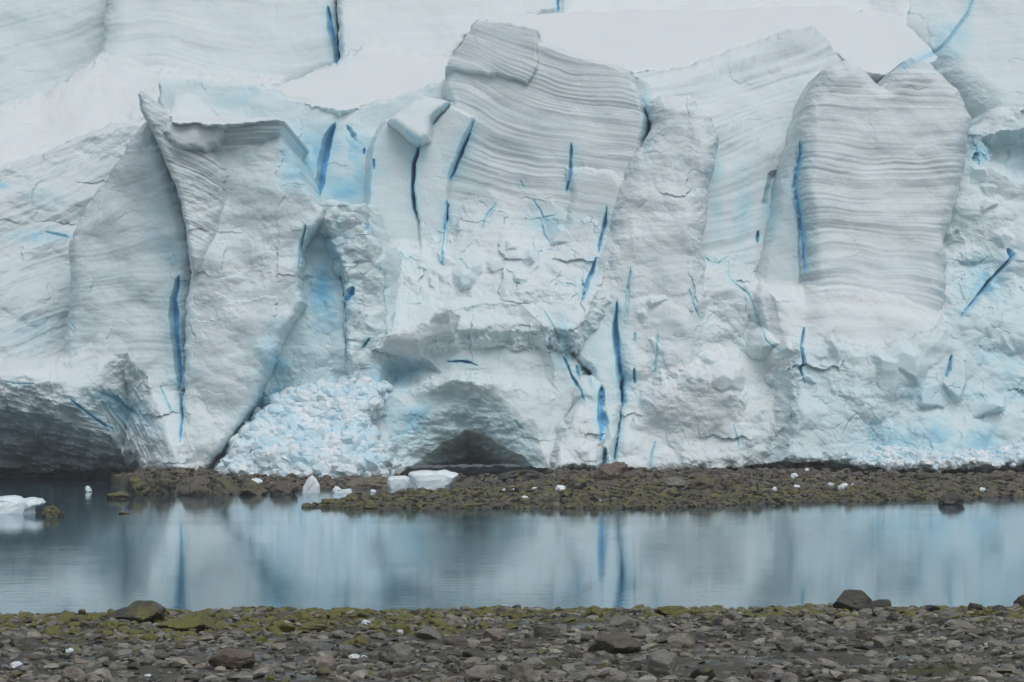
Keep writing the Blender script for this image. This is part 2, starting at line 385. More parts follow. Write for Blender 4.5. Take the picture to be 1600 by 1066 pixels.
mass(('ice_slab', 'leaning white slab between two dark blue cracks', 'ice slab'),
     [(674,198),(703,164),(739,183),(730,212),(700,278),(697,342),(700,470),(660,470),(655,342),(647,300),(649,262),(657,222)], 23.7, gx=-.5, gy=-2, R=.35, w=4, slope=.4, warp=2, strata=(0.05,.08,.1,22), fac=(.15,.05), lump=.2, snow=.5)
K = mass(('serac', 'tall grey banded serac with two rounded heads on the right', 'serac'),
     [(1246,240),(1252,180),(1272,132),(1290,102),(1325,84),(1350,95),(1368,116),(1382,128),(1396,113),(1413,90),(1432,80),(1464,96),(1506,136),(1526,180),(1517,250),(1503,310),(1486,370),(1484,480),(1480,590),(1330,600),(1258,580),(1257,430),(1255,350),(1245,290)], 17, gx=.3, gy=-2.4, R=3.5, w=30, warp=3, strata=(0.02,.26,1.25,18), fac=(.15,.08), lump=.5, snow=.25)
mass(('ice_slab', 'narrow white slab beside the long blue crack of the twin serac', 'ice slab'),
     [(1226,250),(1247,212),(1251,250),(1243,290),(1253,350),(1256,430),(1256,570),(1190,560),(1185,430),(1212,330)], 19, gx=-2, gy=-2, R=1.5, w=12, warp=3, strata=(0.1,.1,.15,25), fac=(.3,.1), lump=.3, snow=.4)
mass(('serac', 'broken ice with scooped hollows at the right edge', 'serac'),
     [(1484,215),(1535,185),(1560,163),(1800,150),(1800,560),(1560,530),(1470,510),(1420,470),(1450,390),(1470,320)], 19, gx=-1, gy=-3, R=3, w=16, strata=(-.2,.15,.2,40), fac=(.9,.4), lump=1.2, fine=.15, bill=.5, blue=.12, snow=.35)
J = mass(('serac', 'rounded snowy pillar leaning left in the middle right', 'serac'),
     [(1012,155),(1050,138),(1085,146),(1115,180),(1128,222),(1112,290),(1102,370),(1105,480),(1090,590),(985,600),(900,570),(908,470),(940,390),(962,310),(985,252),(1012,212),(1020,185)], 18, at=(1030,330), gx=-.6, gy=-2.2, R=3.5, w=36, warp=5, strata=(-0.1,.2,.32,24), fac=(.45,.15), lump=.8, bill=.4, snow=.5)
# left side
O = mass(('serac', 'grey diagonally layered terrace at the left edge', 'serac'),
     [(-160,300),(0,255),(60,236),(120,210),(216,178),(245,200),(260,330),(240,460),(180,530),(120,570),(0,600),(-160,610)], 23, gx=1.5, gy=-4.5, R=2.5, w=14, strata=(-0.42,.5,.95,22), fac=(.7,.25), lump=1.0, fine=.15, bill=.8, blue=.08, dirt=.16, snow=.2)
mass(('serac', 'rippled grey-white wedge leaning on the left tower', 'serac'),
     [(218,192),(233,184),(252,230),(278,300),(296,380),(296,450),(290,610),(190,620),(90,620),(105,440),(103,375),(130,320),(170,262)], 15.5, at=(200,360), gx=-.6, gy=-2.3, R=2.0, w=22, warp=4, strata=(-0.15,.45,.4,30), fac=(.25,.08), lump=.8, blue=.10, dirt=.22, snow=.1)
Q = mass(('serac', 'tall leaning ice tower with an overhanging flat snow cap on the left', 'serac'),
     [(236,200),(262,190),(300,196),(345,190),(430,186),(441,194),(440,215),(462,252),(482,296),(507,326),(502,347),(472,382),(466,430),(472,470),(442,525),(422,565),(402,612),(380,655),(345,700),(318,736),(292,738),(285,690),(284,650),(286,560),(287,480),(296,430),(291,360),(276,300),(258,245)], 12.5, at=(380,300), gx=-.6, gy=-1.7, R=1.0, w=12, slope=3.5, warp=4, strata=(-0.25,.16,.2,40), fac=(.5,.12), lump=.9, bill=.5, snow=.42)
mass(Q, [(213,148),(219,140),(232,153),(258,172),(285,200),(300,225),(330,235),(352,262),(352,310),(335,370),(302,440),(290,360),(276,300),(254,246),(236,208),(221,176)], 11.9, at=(300,300), slope=2.5, gx=.5, gy=-1.3, R=1.0, w=12, warp=2, k=.8, strata=(0.5,.6,1.2,18), fac=(.6,.3), lump=.5, bill=.6, fine=.2, dirt=.12, snow=.2)
mass(Q, [(246,190),(262,178),(300,184),(345,186),(395,184),(432,182),(444,190),(438,208),(405,224),(350,246),(300,252),(262,228)], 13.0, at=(340,195), slope=3.5, gx=-.6, gy=2.2, R=.8, w=8, k=.5, warp=4, strata=(-0.16,.7,1.5,15), fac=(.2,.1), lump=.3, snow=.4)
mass(Q, [(250,205),(268,188),(330,190),(352,196),(345,214),(318,236),(280,232)], 12.2, at=(300,210), slope=.8, gy=-1.5, R=.9, w=10, k=.8, warp=5, fac=(.2,.1), lump=.3, snow=.8)
mass(Q, [(262,182),(270,152),(290,143),(316,152),(340,186),(300,192)], 15, gy=-8, R=1, w=14, warp=3, fac=(.15,.1), lump=.2, snow=.8)
mass(Q, [(256,168),(350,182),(440,183),(430,189),(345,196),(270,190)], 13.6, gy=-22, R=.4, w=6, warp=3, fac=(.1,.05), lump=.1, snow=1)
# centre
T = mass(('ice_wall', 'pale blue recess of smooth ice right of the left tower', 'ice wall'),
     [(400,390),(480,335),(570,320),(610,400),(615,560),(580,640),(430,650),(350,650),(390,560),(420,470)], 13.2, gx=.5, gy=-1.2, R=1, w=8, slope=.6, fac=(1.5,.4), lump=.6, strata=(.1,.1,.05,30), blue=.34, snow=.3)
V_ = mass(('ice_slope', 'jumbled field of broken white ice blocks in the centre', 'ice slope'),
     [(575,405),(600,380),(650,385),(700,380),(735,310),(780,290),(840,300),(885,330),(930,350),(958,390),(930,470),(900,520),(800,520),(700,520),(620,540),(585,500)], 19, gx=-1, gy=-7, R=.8, w=20, slope=.12, warp=8, k=2.5, fac=(1.25,.5), lump=.9, fine=.15, bill=.5, blue=.06, snow=.6)
mass(('serac', 'crumbling column of rough ice rubble beside the blue recess', 'serac'),
     [(500,313),(535,310),(571,318),(573,350),(592,388),(602,440),(600,490),(606,560),(596,640),(545,640),(537,500),(533,410),(515,375),(503,345)], 12.2, gx=1.0, gy=-.6, R=1.2, w=12, warp=6, fac=(.8,.5), lump=.8, fine=.3, rub=.5, bill=.6, snow=.4)
W = mass(('ice_arch', 'broad ice arch over the dark central cave', 'ice arch'),
     [(560,560),(600,525),(650,512),(700,480),(740,468),(800,466),(850,488),(885,540),(912,600),(885,650),(868,737),(560,737),(555,660)], 11.5, gx=-.3, gy=-3.2, R=1, w=22, slope=.2, warp=4, k=2.5, strata=(-0.2,.10,.10,16), fac=(.5,.2), lump=.7, bill=.3, blue=.06, snow=.45)
mass(W, [(583,545),(600,524),(650,510),(700,478),(715,490),(706,524),(668,532),(655,562),(625,556)], 10.9, gy=1.5, gx=1.0, R=.6, w=10, warp=5, fac=(.6,.3), lump=.5, snow=.6)
mass(W, [(578,640),(640,606),(690,588),(740,590),(800,600),(862,620),(885,650),(868,737),(600,737),(575,700)], 10.5, gy=3.5, R=.8, w=16, slope=.3, warp=9, k=1.2, strata=(0.4,.22,.12,18), fac=(.9,.4), lump=.7, bill=.7, blue=.12, snow=.3, at=(720,600))
mass(('ice_column', 'white crumbly ice foot right of the central cave', 'ice column'),
     [(862,736),(868,690),(890,640),(905,610),(925,585),(947,600),(950,660),(946,715),(938,736)], 8.2, gx=1, gy=-4, R=2.5, w=16, warp=5, fac=(.7,.35), lump=.5, fine=.2, bill=.5, rub=.2, snow=.7)
mass(('ice_column', 'tall white column between two long vertical blue cracks', 'ice column'),
     [(905,470),(930,450),(960,445),(968,520),(972,600),(968,660),(958,735),(944,736),(940,650),(925,580),(900,560),(890,520)], 11.5, gx=.5, gy=-3.5, R=1.6, w=14, warp=5, fac=(.5,.25), lump=.5, bill=.3, snow=.6)
Z = mass(('serac', 'blocky white ice bulge at the foot of the leaning pillar', 'serac'),
     [(962,470),(1040,460),(1100,410),(1170,430),(1225,510),(1255,600),(1245,690),(1225,722),(1160,731),(1060,734),(958,736),(966,660),(976,600)], 11, gx=-.3, gy=-3.2, R=1, w=20, slope=.15, warp=6, k=2.5, fac=(1.2,.4), lump=.9, bill=.6, snow=.6, at=(1080,640))
mass(Z, [(1010,620),(1060,590),(1110,575),(1160,612),(1172,732),(1060,735),(975,736),(985,680)], 9.6, gy=.8, R=1.5, w=26, slope=.12, warp=7, strata=(0,.2,.1,20), fac=(.6,.25), lump=.7, bill=.5, snow=.45, k=1)
mass(('snow_ledge', 'white snow ledge below the twin headed serac', 'snow ledge'),
     [(1205,462),(1270,468),(1330,470),(1400,484),(1480,520),(1440,560),(1300,560),(1230,550)], 11.5, gy=-4.2, R=.4, w=16, slope=.06, k=3, fac=(.5,.25), lump=.6, fine=.1, snow=.9)
BB = mass(('serac', 'wide pale blue faceted ice foot on the lower right', 'serac'),
     [(1238,545),(1300,535),(1380,545),(1440,520),(1480,500),(1540,480),(1600,455),(1800,430),(1800,728),(1600,724),(1500,729),(1340,730),(1222,724),(1240,650)], 7.7, at=(1420,620), gx=.4, gy=-2.8, R=1, w=18, slope=.15, warp=7, k=2.5, fac=(1.3,.55), lump=.9, fine=.1, bill=.7, blue=.26, snow=.3)
# lower left with the cave
RR = mass(('ice_arch', 'snow covered roof of the dark cave at the lower left', 'ice arch'),
     [(-160,600),(0,578),(70,572),(130,548),(180,500),(240,450),(272,432),(284,470),(285,560),(286,660),(292,740),(-160,740)], 11, gx=1, gy=-5.5, R=1, w=16, slope=.2, warp=5, k=2, fac=(.8,.35), lump=.9, bill=.6, snow=.45, at=(150,560))
#@BLOCKS
# broken blocks standing out of the fractured zones
rk = random.Random(23)
def local(x, y, dd=14.0):
    for _ in range(6):
        i, j = np.searchsorted(gv, HOR + (y - HOR) * (1 + dd / DIST)), np.searchsorted(gu, 800 + (x - 800) * (1 + dd / DIST))
        dd = .5 * dd + .5 * float(DD[min(i, len(gv) - 1), min(j, len(gu) - 1)])
    return dd, int(OWN[min(i, len(gv) - 1), min(j, len(gu) - 1)]), float(BLUE[min(i, len(gv) - 1), min(j, len(gu) - 1)])
ZB = [((600, 900), (330, 460), 22, (14, 34)), ((1000, 1220), (450, 600), 10, (16, 40)), ((1260, 1600), (540, 690), 12, (20, 60)), ((1520, 1600), (220, 460), 10, (14, 36)), ((510, 600), (340, 540), 14, (8, 24)), ((860, 945), (560, 720), 12, (8, 20))]
for (x0, x1), (y0, y1), n, (lo, hi_) in ZB:
    for _ in range(n):
        x, y, sz = rk.uniform(x0, x1), rk.uniform(y0, y1), lo + (hi_ - lo) * rk.random() ** 1.8
        dd, ow, bl = local(x, y)
        if abs(local(x, y, dd)[0] - dd) > .15 or abs(local(x + sz / 2, y, dd)[0] - dd) > 2 or abs(local(x, y - sz / 2, dd)[0] - dd) > 2: continue
        el, ro = rk.uniform(.55, 1.5), rk.uniform(0, 6.3)
        an = sorted(rk.uniform(0, 6.283) for _ in range(7))
        P = [(x + sz * .5 * el ** .5 * math.cos(a), y + sz * .5 / el ** .5 * math.sin(a)) for a in an]
        mass(ow, P, dd - rk.uniform(.05, .35) * sz / 30, gx=rk.uniform(-3, 3), gy=rk.uniform(-5, 1.5), R=.12, w=3, slope=rk.uniform(.06, .2), k=.3, warp=2.5, fac=(.15, .2), lump=.25, blue=max(0, bl + rk.uniform(-.1, .14)), snow=rk.uniform(.3, .6))
#@CAVES
KIMG = DIST / (DIST + DD)
XI, YI = 800 + (U - 800) * KIMG, HOR + (V - HOR) * KIMG                  # where each point lies in the photo's rows and columns
def cave(poly, depth, soft, warp=5, streak=None, p=1.0, blue=None):
    """hollow out: the deeper below the rim the farther back"""
    global DD
    s = sdf(poly, XI + WU * warp, YI + WV * warp)
    q = np.clip(s / soft, 0, 1) ** p
    r = q * depth
    if streak is not None: r = r + q.clip(0, .5) * 2 * streak
    DD = DD + r
    if blue is not None: BLUE[:] = np.where(s > 0, np.maximum(BLUE, blue * np.clip(s / 20, 0, 1)), BLUE)
# left cave, its roof streaked
tl = (YI - 600) + 0.10 * (XI - 100); ang = np.arctan2(YI - 500, XI - 120); st = np.where(XI > 150, .9 * fbm(ang * 9, YI / 120, 33, 4, .55), .8 * fbm(XI / 70, (YI - .22 * XI) / 17, 33, 4, .55))
cave([(-300,592),(0,586),(60,590),(120,604),(150,590),(178,556),(196,548),(222,580),(250,640),(285,738),(285,900),(-300,900)], 14, 130, 5, st, 1.28)
cave([(-300,655),(0,640),(60,650),(130,690),(200,715),(240,738),(240,900),(-300,900)], 9, 100, 6, st * .5, 1.2)
# central cave
st2 = 0.9 * fbm(XI / 60, YI / 26, 35, 4, .5)
cave([(622,745),(655,718),(690,692),(728,672),(768,684),(812,712),(856,745),(856,900),(622,900)], 8, 50, 4, st2 * .25, 1.2)
cave([(575,740),(588,685),(640,628),(700,598),(760,602),(830,655),(866,735),(866,900),(575,900)], 4.6, 100, 6, st2 * .5, 1.35, .24)
# scoops
cave([(700,488),(745,474),(815,476),(850,510),(866,570),(866,605),(800,606),(740,596),(690,592),(662,594),(664,545),(708,526)], 0.8, 16, 3, None, .7)
cave([(598,565),(660,555),(690,580),(650,600),(590,615)], 2.5, 25, 6, None, .8, .35)
cave([(1535,215),(1575,200),(1640,210),(1640,275),(1590,285),(1550,262)], 3.0, 20, 6, None, .7)
cave([(1470,372),(1495,362),(1508,378),(1490,396),(1468,392)], 1.2, 14, 5, None, .8)
cave([(1190,318),(1200,270),(1217,262),(1218,300),(1203,332)], 1.0, 9, 3, None, .8, .25)
#@CRACKS
KIMG = DIST / (DIST + DD)
XI, YI = 800 + (U - 800) * KIMG, HOR + (V - HOR) * KIMG
def crack(P, w, depth=4.0, blue=1.0, halo=2.2, jag=1.1, hb=0.45, prof=0.6):
    xs, ys = [p[0] for p in P], [p[1] for p in P]
    M = (XI > min(xs) - 40) & (XI < max(xs) + 40) & (YI > min(ys) - 40) & (YI < max(ys) + 40)
    ii, jj = np.where(M)
    if not len(ii): return
    S = np.s_[ii.min():ii.max() + 1, jj.min():jj.max() + 1]
    x, y = XI[S], YI[S]
    x = x + jag * fbm(x / 30, y / 24, 101, 4, .5); y = y + jag * fbm(x / 30, y / 24, 111, 4, .5)
    d, t, sg = pdist(P, x, y)
    sg = sg * (1 if (P[0][0] * 7 + P[0][1]) % 3 else -1)
    prf = np.clip(4 * t * (1 - t), 0, 1) ** prof * np.clip(1 + .6 * noise(t * 4 + P[0][0], t * 0 + P[0][1], 118), .5, 1.4)
    hw = np.maximum(w * .40 * prf, .4)
    sd = d * sg
    ins = np.where(sd > 0, 1 - sst(hw * .6, hw + .7, d), 1 - np.clip((d - hw * .2) / (hw * 1.25 + .8), 0, 1))    # one lip broken sharp, the other worn
    end = sst(0, .06, t) * sst(0, .06, 1 - t)
    DD[S] += .2 * depth * ins * (0.25 + .75 * prf) * (.2 + .8 * end)
    b = np.maximum(ins * blue, hb * np.exp(-np.clip(d - hw, 0, None) / (halo * w * .5 + 1.5)) * (.3 + .7 * end))
    BLUE[S] = np.maximum(BLUE[S], b)
    DIRT[S] *= 1 - ins
CR = [
 ([(513,8),(517,45),(525,75),(527,103)], 9, 5), ([(871,-4),(872,18)], 4, 4), ([(1522,-6),(1512,22),(1494,46),(1468,78),(1402,108)], 5, 2, .55),
 ([(524,192),(514,215),(505,255),(498,308)], 17, 9), ([(542,196),(550,206),(556,222)], 8, 3, .5), ([(570,232),(568,242)], 4, 2), ([(583,248),(584,265)], 4, 2),
 ([(659,218),(648,256),(645,295),(648,325),(653,340)], 6, 6), ([(653,340),(657,355),(655,372)], 2, 2), ([(740,186),(724,228),(712,258),(701,282)], 10, 6, .9), ([(698,312),(697,345),(694,362)], 6, 5), ([(694,362),(690,390),(692,415)], 2.5, 3),
 ([(703,156),(690,170),(675,180),(673,200)], 3, 2), ([(634,205),(648,216),(658,219)], 3, 3), ([(735,280),(725,300),(702,315)], 2, 2, .6), ([(775,314),(768,328),(757,342),(752,360)], 3, 3, .8), ([(712,380),(735,372),(757,345)], 1.8, 2, .7), ([(757,345),(770,380),(775,400)], 1.6, 2, .6),
 ([(893,222),(893,255),(890,280),(884,302)], 5, 4, .8), ([(812,282),(818,294)], 3, 3, .7), ([(832,310),(842,325),(850,340),(870,335)], 3, 3, .8), ([(845,345),(850,365),(858,380)], 3, 3, .7),
 ([(948,322),(945,350),(938,378),(934,395)], 5, 4, .9), ([(1000,150),(1014,175),(1012,205)], 3, 2, .5), ([(932,400),(925,425),(918,440),(910,470)], 6, 4, .85), ([(985,420),(980,460),(975,500)], 3, 3, .6),
 ([(1250,216),(1252,240),(1244,292),(1252,335),(1257,385),(1258,432)], 10, 6), ([(1186,360),(1183,380)], 4, 4, .9), ([(1098,398),(1108,408),(1122,412),(1138,400)], 3.5, 3, .7), ([(1138,400),(1140,435),(1170,460),(1182,490),(1195,530),(1230,560)], 2.6, 3, .6), ([(1076,450),(1086,480),(1095,500)], 2.4, 3, .6), ([(1064,455),(1066,480)], 2, 2, .6),
 ([(1257,510),(1252,540),(1256,568),(1250,575),(1258,600)], 4, 4, .8), ([(1230,605),(1235,640),(1238,665)], 3, 3, .7), ([(1588,395),(1570,415),(1545,440),(1525,468),(1498,498)], 8, 5, .8), ([(1574,388),(1584,405)], 9, 4), ([(1487,555),(1484,575),(1478,590)], 5, 3, .7), ([(1478,590),(1455,605),(1435,630)], 2.2, 2, .5), ([(1572,232),(1578,245),(1570,255)], 3, 3, .6), ([(1526,238),(1522,252)], 8, 4, .6),
 ([(280,430),(272,470),(274,520),(279,560),(281,612)], 14, 7), ([(281,612),(284,650),(281,690)], 4, 3), ([(250,602),(262,630),(268,645)], 3, 3, .8), ([(206,350),(208,370),(214,395),(228,440)], 2, 2, .6), ([(107,622),(135,645),(165,665),(180,672)], 4, 3, .8), ([(155,612),(180,622),(195,635),(215,648)], 8, 3, .6, 1.2), ([(5,596),(30,600),(55,600)], 2.5, 2, .6), ([(108,502),(117,514)], 3, 3, .7), ([(70,362),(90,367),(108,372)], 5, 2, .6), ([(45,506),(30,514),(62,512)], 2, 2, .5),
 ([(414,612),(405,635),(392,655),(376,676)], 9, 1.5, .7), ([(478,350),(470,385),(466,425)], 4, 3, .75), ([(500,345),(485,372),(472,382)], 3, 3, .7), ([(368,545),(360,570),(345,600)], 1.6, 2, .4), ([(373,500),(371,530)], 1.4, 1.5, .4), ([(572,348),(575,360)], 6, 4, .8), ([(592,406),(594,428)], 3, 3, .8), ([(552,448),(545,462),(540,470)], 13, 5, 1.0, .6), ([(533,400),(531,430),(540,470),(540,530),(540,565)], 2.5, 3, .8), ([(578,528),(565,545)], 4, 3, .7), ([(455,640),(440,672)], 3, 3, .6), ([(484,622),(480,640)], 7, 4, .6),
 ([(697,565),(720,564),(735,567),(748,572)], 4, 3, .8), ([(803,656),(810,666),(818,671)], 3.5, 3, .7), ([(848,484),(862,505),(875,535),(890,565)], 3, 3, .7), ([(858,520),(862,550)], 3, 3, .6), ([(880,555),(895,590),(908,610),(914,630)], 4, 3, .75), ([(900,570),(905,590)], 4, 3, .8), ([(692,392),(690,415)], 3, 3, .8),
 ([(940,602),(938,640),(941,668),(938,692)], 13, 7, 1.0, .9), ([(965,468),(962,505),(965,545),(969,590),(972,635)], 10, 6), ([(970,640),(966,680),(960,715),(956,732)], 4, 3, .55), ([(946,700),(945,725)], 5, 4, .8), ([(992,520),(991,535)], 3, 3, .8), ([(979,530),(985,550),(992,570)], 2, 2, .6), ([(991,575),(992,600)], 4, 3, .8), ([(1028,520),(1026,560),(1022,585)], 3.5, 3, .75), ([(1027,600),(1028,618)], 2, 2, .6), ([(1024,690),(1018,712),(1016,733)], 3.5, 3, .75), ([(985,415),(982,470),(978,500)], 3, 3, .5), ([(1145,662),(1153,690),(1154,700)], 3, 2, .5), ([(1315,680),(1330,655),(1345,640)], 2.4, 2, .4), ([(1408,540),(1410,590)], 2.0, 2, .35), ([(1375,500),(1379,512)], 1.5, 1, .3), ([(915,640),(917,668)], 2, 2, .5)]
for c in CR:
    P, w, dp = c[:3]; bl = c[3] if len(c) > 3 else 1.0
    thin = w < 3.6
    if w < 2.3: continue
    crack(P, w, dp * (.4 if thin else 1), bl * (.65 if thin else 1), *c[4:], hb=.3 if thin else .42)
# hair cracks between the blocks of the broken zones
def zone(P, f=30): return sst(0, f, sdf(P, XI, YI))
zc = zone([(600,330),(700,300),(800,290),(950,320),(950,420),(900,600),(860,560),(800,470),(640,470),(580,420)]) + .6 * zone([(1080,390),(1180,380),(1240,480),(1240,700),(980,720),(960,480)]) + .6 * zone([(380,640),(440,600),(600,600),(610,740),(360,745)]) + .7 * zone([(1250,560),(1500,500),(1700,440),(1700,740),(1250,730)])
wc = worley(XI / 52 + WU * .16, YI / 44 + WV * .16, 120)
ln = (1 - sst(0.01, 0.035, wc[1] - wc[0])) * sst(.1, .5, fbm(XI / 60, YI / 60, 130, 3)) * np.clip(zc, 0, 1)
DD += 0.14 * ln; BLUE = np.maximum(BLUE, .45 * ln)
# where dense, bubble-free ice shows
def blob(cx, cy, rx, ry, a, rot=0):
    c, s = math.cos(rot), math.sin(rot)
    x, y = XI - cx, YI - cy
    r = ((x * c + y * s) / rx) ** 2 + ((-x * s + y * c) / ry) ** 2
    n = np.clip(1 + 0.9 * fbm(XI / 40, YI / 40, 140, 4), .1, 1.8)
    BLUE[:] = np.maximum(BLUE, 1.2 * a * np.exp(-r * 1.2) * n)
for b in [(480,250,70,60,.42),(560,260,40,70,.4),(540,290,40,40,.4),(360,155,60,25,.2),(510,450,50,110,.42),(440,560,50,60,.38),(430,640,60,45,.42,-.6),(520,620,60,40,.32),(600,600,60,40,.38),(640,660,60,50,.34),(480,690,110,50,.26),(700,640,60,30,.22),
          (1160,330,20,80,.28),(1120,300,14,80,.3),(1205,320,18,60,.3),(1250,340,8,80,.25),(1400,690,90,35,.4),(1500,680,110,45,.36),(1560,580,90,90,.24),(1450,610,90,60,.2),(1540,440,50,50,.34,-.8),(1525,240,24,40,.4),(1590,240,40,50,.2),
          (265,400,26,40,.36),(250,360,40,60,.2),(200,640,70,26,.34,.5),(60,370,60,14,.3),(930,560,30,90,.22),(880,540,20,60,.3),(860,350,50,24,.28),(1010,190,10,50,.32),(80,310,60,20,.14),(40,520,70,30,.2),(1480,60,40,40,.3,-.8),(0,290,20,6,.4)]: blob(*b)
# debris aprons of broken ice
def apron(own, poly, d, gy, rub, blue, R=2.0, w=18, **kw):
    return mass(own, poly, d, gy=gy, R=R, w=w, rub=rub, fac=(.5,.4), lump=.7, fine=.25, blue=blue, snow=.6, k=.5, slope=.25, warp=6, **kw)
F1 = apron(('ice_rubble', 'bluish fan of collapsed ice rubble at the foot of the left tower', 'ice rubble'),
     [(345,742),(365,700),(385,668),(405,648),(440,612),(490,600),(560,590),(606,600),(600,640),(575,660),(590,690),(606,725),(598,748),(540,756),(430,750)], 7.0, -5, .5, .36)
apron(F1, [(385,700),(420,680),(500,668),(560,660),(590,690),(604,725),(598,750),(540,756),(440,750),(400,735)], 3.4, -5, .5, .24, R=3.0, w=46)
apron(('ice_rubble', 'low bank of small blue ice rubble along the lower right foot', 'ice rubble'),
     [(1318,712),(1345,706),(1400,700),(1480,706),(1560,694),(1620,690),(1800,690),(1800,728),(1590,728),(1500,734),(1350,732)], 4.0, -7, .3, .28)
FAN, BANK = F1, len(owners) - 1
DD += .008 * fbm(U / 5.5, V / 4, 150, 3, .6) * np.clip(1.2 - SNOW, .25, 1)
#@ICEMESH
BOT = [(-400,739),(0,739),(235,739),(300,741),(345,745),(430,748),(500,753),(560,753),(600,747),(622,732),(650,728),(800,726),(845,732),(866,735),(900,738),(950,736),(1080,734),(1160,731),(1220,722),(1300,723),(1350,730),(1500,732),(1560,728),(1600,723),(2000,722)]
KIMG = DIST / (DIST + DD); XI, YI = 800 + (U - 800) * KIMG, HOR + (V - HOR) * KIMG
bot = np.interp(XI, [b[0] for b in BOT], [b[1] for b in BOT]) + 2.2 * fbm(XI / 26, YI * 0, 160, 3)
keep = YI < bot
PX, PY, PZ = (U - 800) / PXM, DIST + DD, CAM_H + (HOR - V) / PXM
nv, nu = U.shape
idx = np.arange(nv * nu).reshape(nv, nu)
quads = np.stack([idx[:-1, :-1], idx[1:, :-1], idx[1:, 1:], idx[:-1, 1:]], -1).reshape(-1, 4)
quads = quads[keep.ravel()[quads].all(1)]
fd, fo = DD.ravel()[quads], OWN.ravel()[quads]
qown = fo[np.arange(len(quads)), fd.argmin(1)]
CO = np.stack([PX, PY, PZ], -1).reshape(-1, 3)
ATT = np.stack([np.clip(BLUE, 0, 1), np.clip(DIRT * 1.25, 0, 1), np.clip(SNOW, 0, 1), np.ones_like(DD)], -1).reshape(-1, 4).astype(np.float32)
ICE_OB = {}
group_of = {'serac': 'seracs of the glacier front', 'glacier_wall': 'layered walls at the back of the glacier', 'ice_wall': 'ice walls behind the seracs', 'snow_slope': 'snow slopes on the glacier',
            'ice_slab': 'tall ice slabs parted by cracks', 'ice_column': 'ice columns at the foot of the front', 'ice_arch': 'ice arches over the caves', 'ice_rubble': 'rubble aprons under the ice front'}
for o, (nm, lab, cat) in enumerate(owners):
    q = quads[qown == o]
    if not len(q): continue
    E = np.concatenate([q[:, [0, 1]], q[:, [1, 2]], q[:, [2, 3]], q[:, [3, 0]]])            # rim edges are drawn back so that every mass has thickness
    key = np.sort(E, 1).astype(np.int64); key = key[:, 0] * (nv * nu) + key[:, 1]
    uq, first, cnt = np.unique(key, return_index=True, return_counts=True)
    rim = E[first[cnt == 1]]
    used, inv = np.unique(q, return_inverse=True); q2 = inv.reshape(-1, 4)
    rv, rinv = np.unique(rim, return_inverse=True); rinv = rinv.reshape(-1, 2)
    loc = np.searchsorted(used, rim)
    co = np.concatenate([CO[used], CO[rv] + np.array([0, 4.0, 0.0])])
    q2 = np.concatenate([q2, np.stack([loc[:, 1], loc[:, 0], len(used) + rinv[:, 0], len(used) + rinv[:, 1]], 1)])
    me = mesh_np(nm, co, q2, ICE)
    a = me.attributes.new('ice', 'FLOAT_COLOR', 'POINT')
    a.data.foreach_set('color', np.concatenate([ATT[used], ATT[rv]]).ravel())
    ob = link(bpy.data.objects.new(nm, me)); ICE_OB[o] = ob
    tag(ob, lab, cat, group_of.get(nm), 'structure' if nm == 'glacier' else None)
#@END_ICE

# ------------------------------------------------------------------ shores and water
def at(x, y, d):
    return Vector(((x - 800) * d / FPX, d, CAM_H + (HOR - y) * d / FPX))
def ground_mesh(name, gx, gy, hf, mat):
    X, Y = np.meshgrid(gx, gy); Zh = hf(X, Y)
    n, m = X.shape; ix = np.arange(n * m).reshape(n, m)
    q = np.stack([ix[:-1, :-1], ix[:-1, 1:], ix[1:, 1:], ix[1:, :-1]], -1).reshape(-1, 4)
    return mesh_np(name, np.stack([X, Y, Zh], -1).reshape(-1, 3), q, mat, True)

def near_h(X, Y):
    """height of the near beach"""
    X, Y = np.asarray(X, np.float32), np.asarray(Y, np.float32)
    edge = 49.6 + 0.11 * X + 0.9 * noise(X / 3.1, X * 0, 200) + .35 * noise(X / .9, X * 0, 201)
    s = edge - Y
    h = np.where(s > 0, 0.55 * (1 - np.exp(-s / 11.0)) + 0.006 * s, 0.10 * s)
    r = 0.055 * fbm(X / 1.6, Y / 1.6, 205, 4) + 0.03 * fbm(X / .35, Y / .35, 207, 3)
    return h + r * np.clip(s / 1.5 + .6, 0.1, 1)
DN = ([-100,440,480,560,700,1000,1100,1200,1350,1500,1600,1900], [400,400,129.5,126,126.5,126,130,136,142,150,153,160])     # near edge of the spit, by column
DB = ([-100,480,560,650,720,800,850,900,1900], [1,131,139,149,156,166,182,260,260])                                            # back edge of the spit
DS = ([-100,165,185,230,300,400,470,500,600,640,720,800,860,1900], [236,236,200,176,173,172,172,178,186,194,197,193,182,182])   # front of the rock shelf; far left, added backing blocks light behind cave
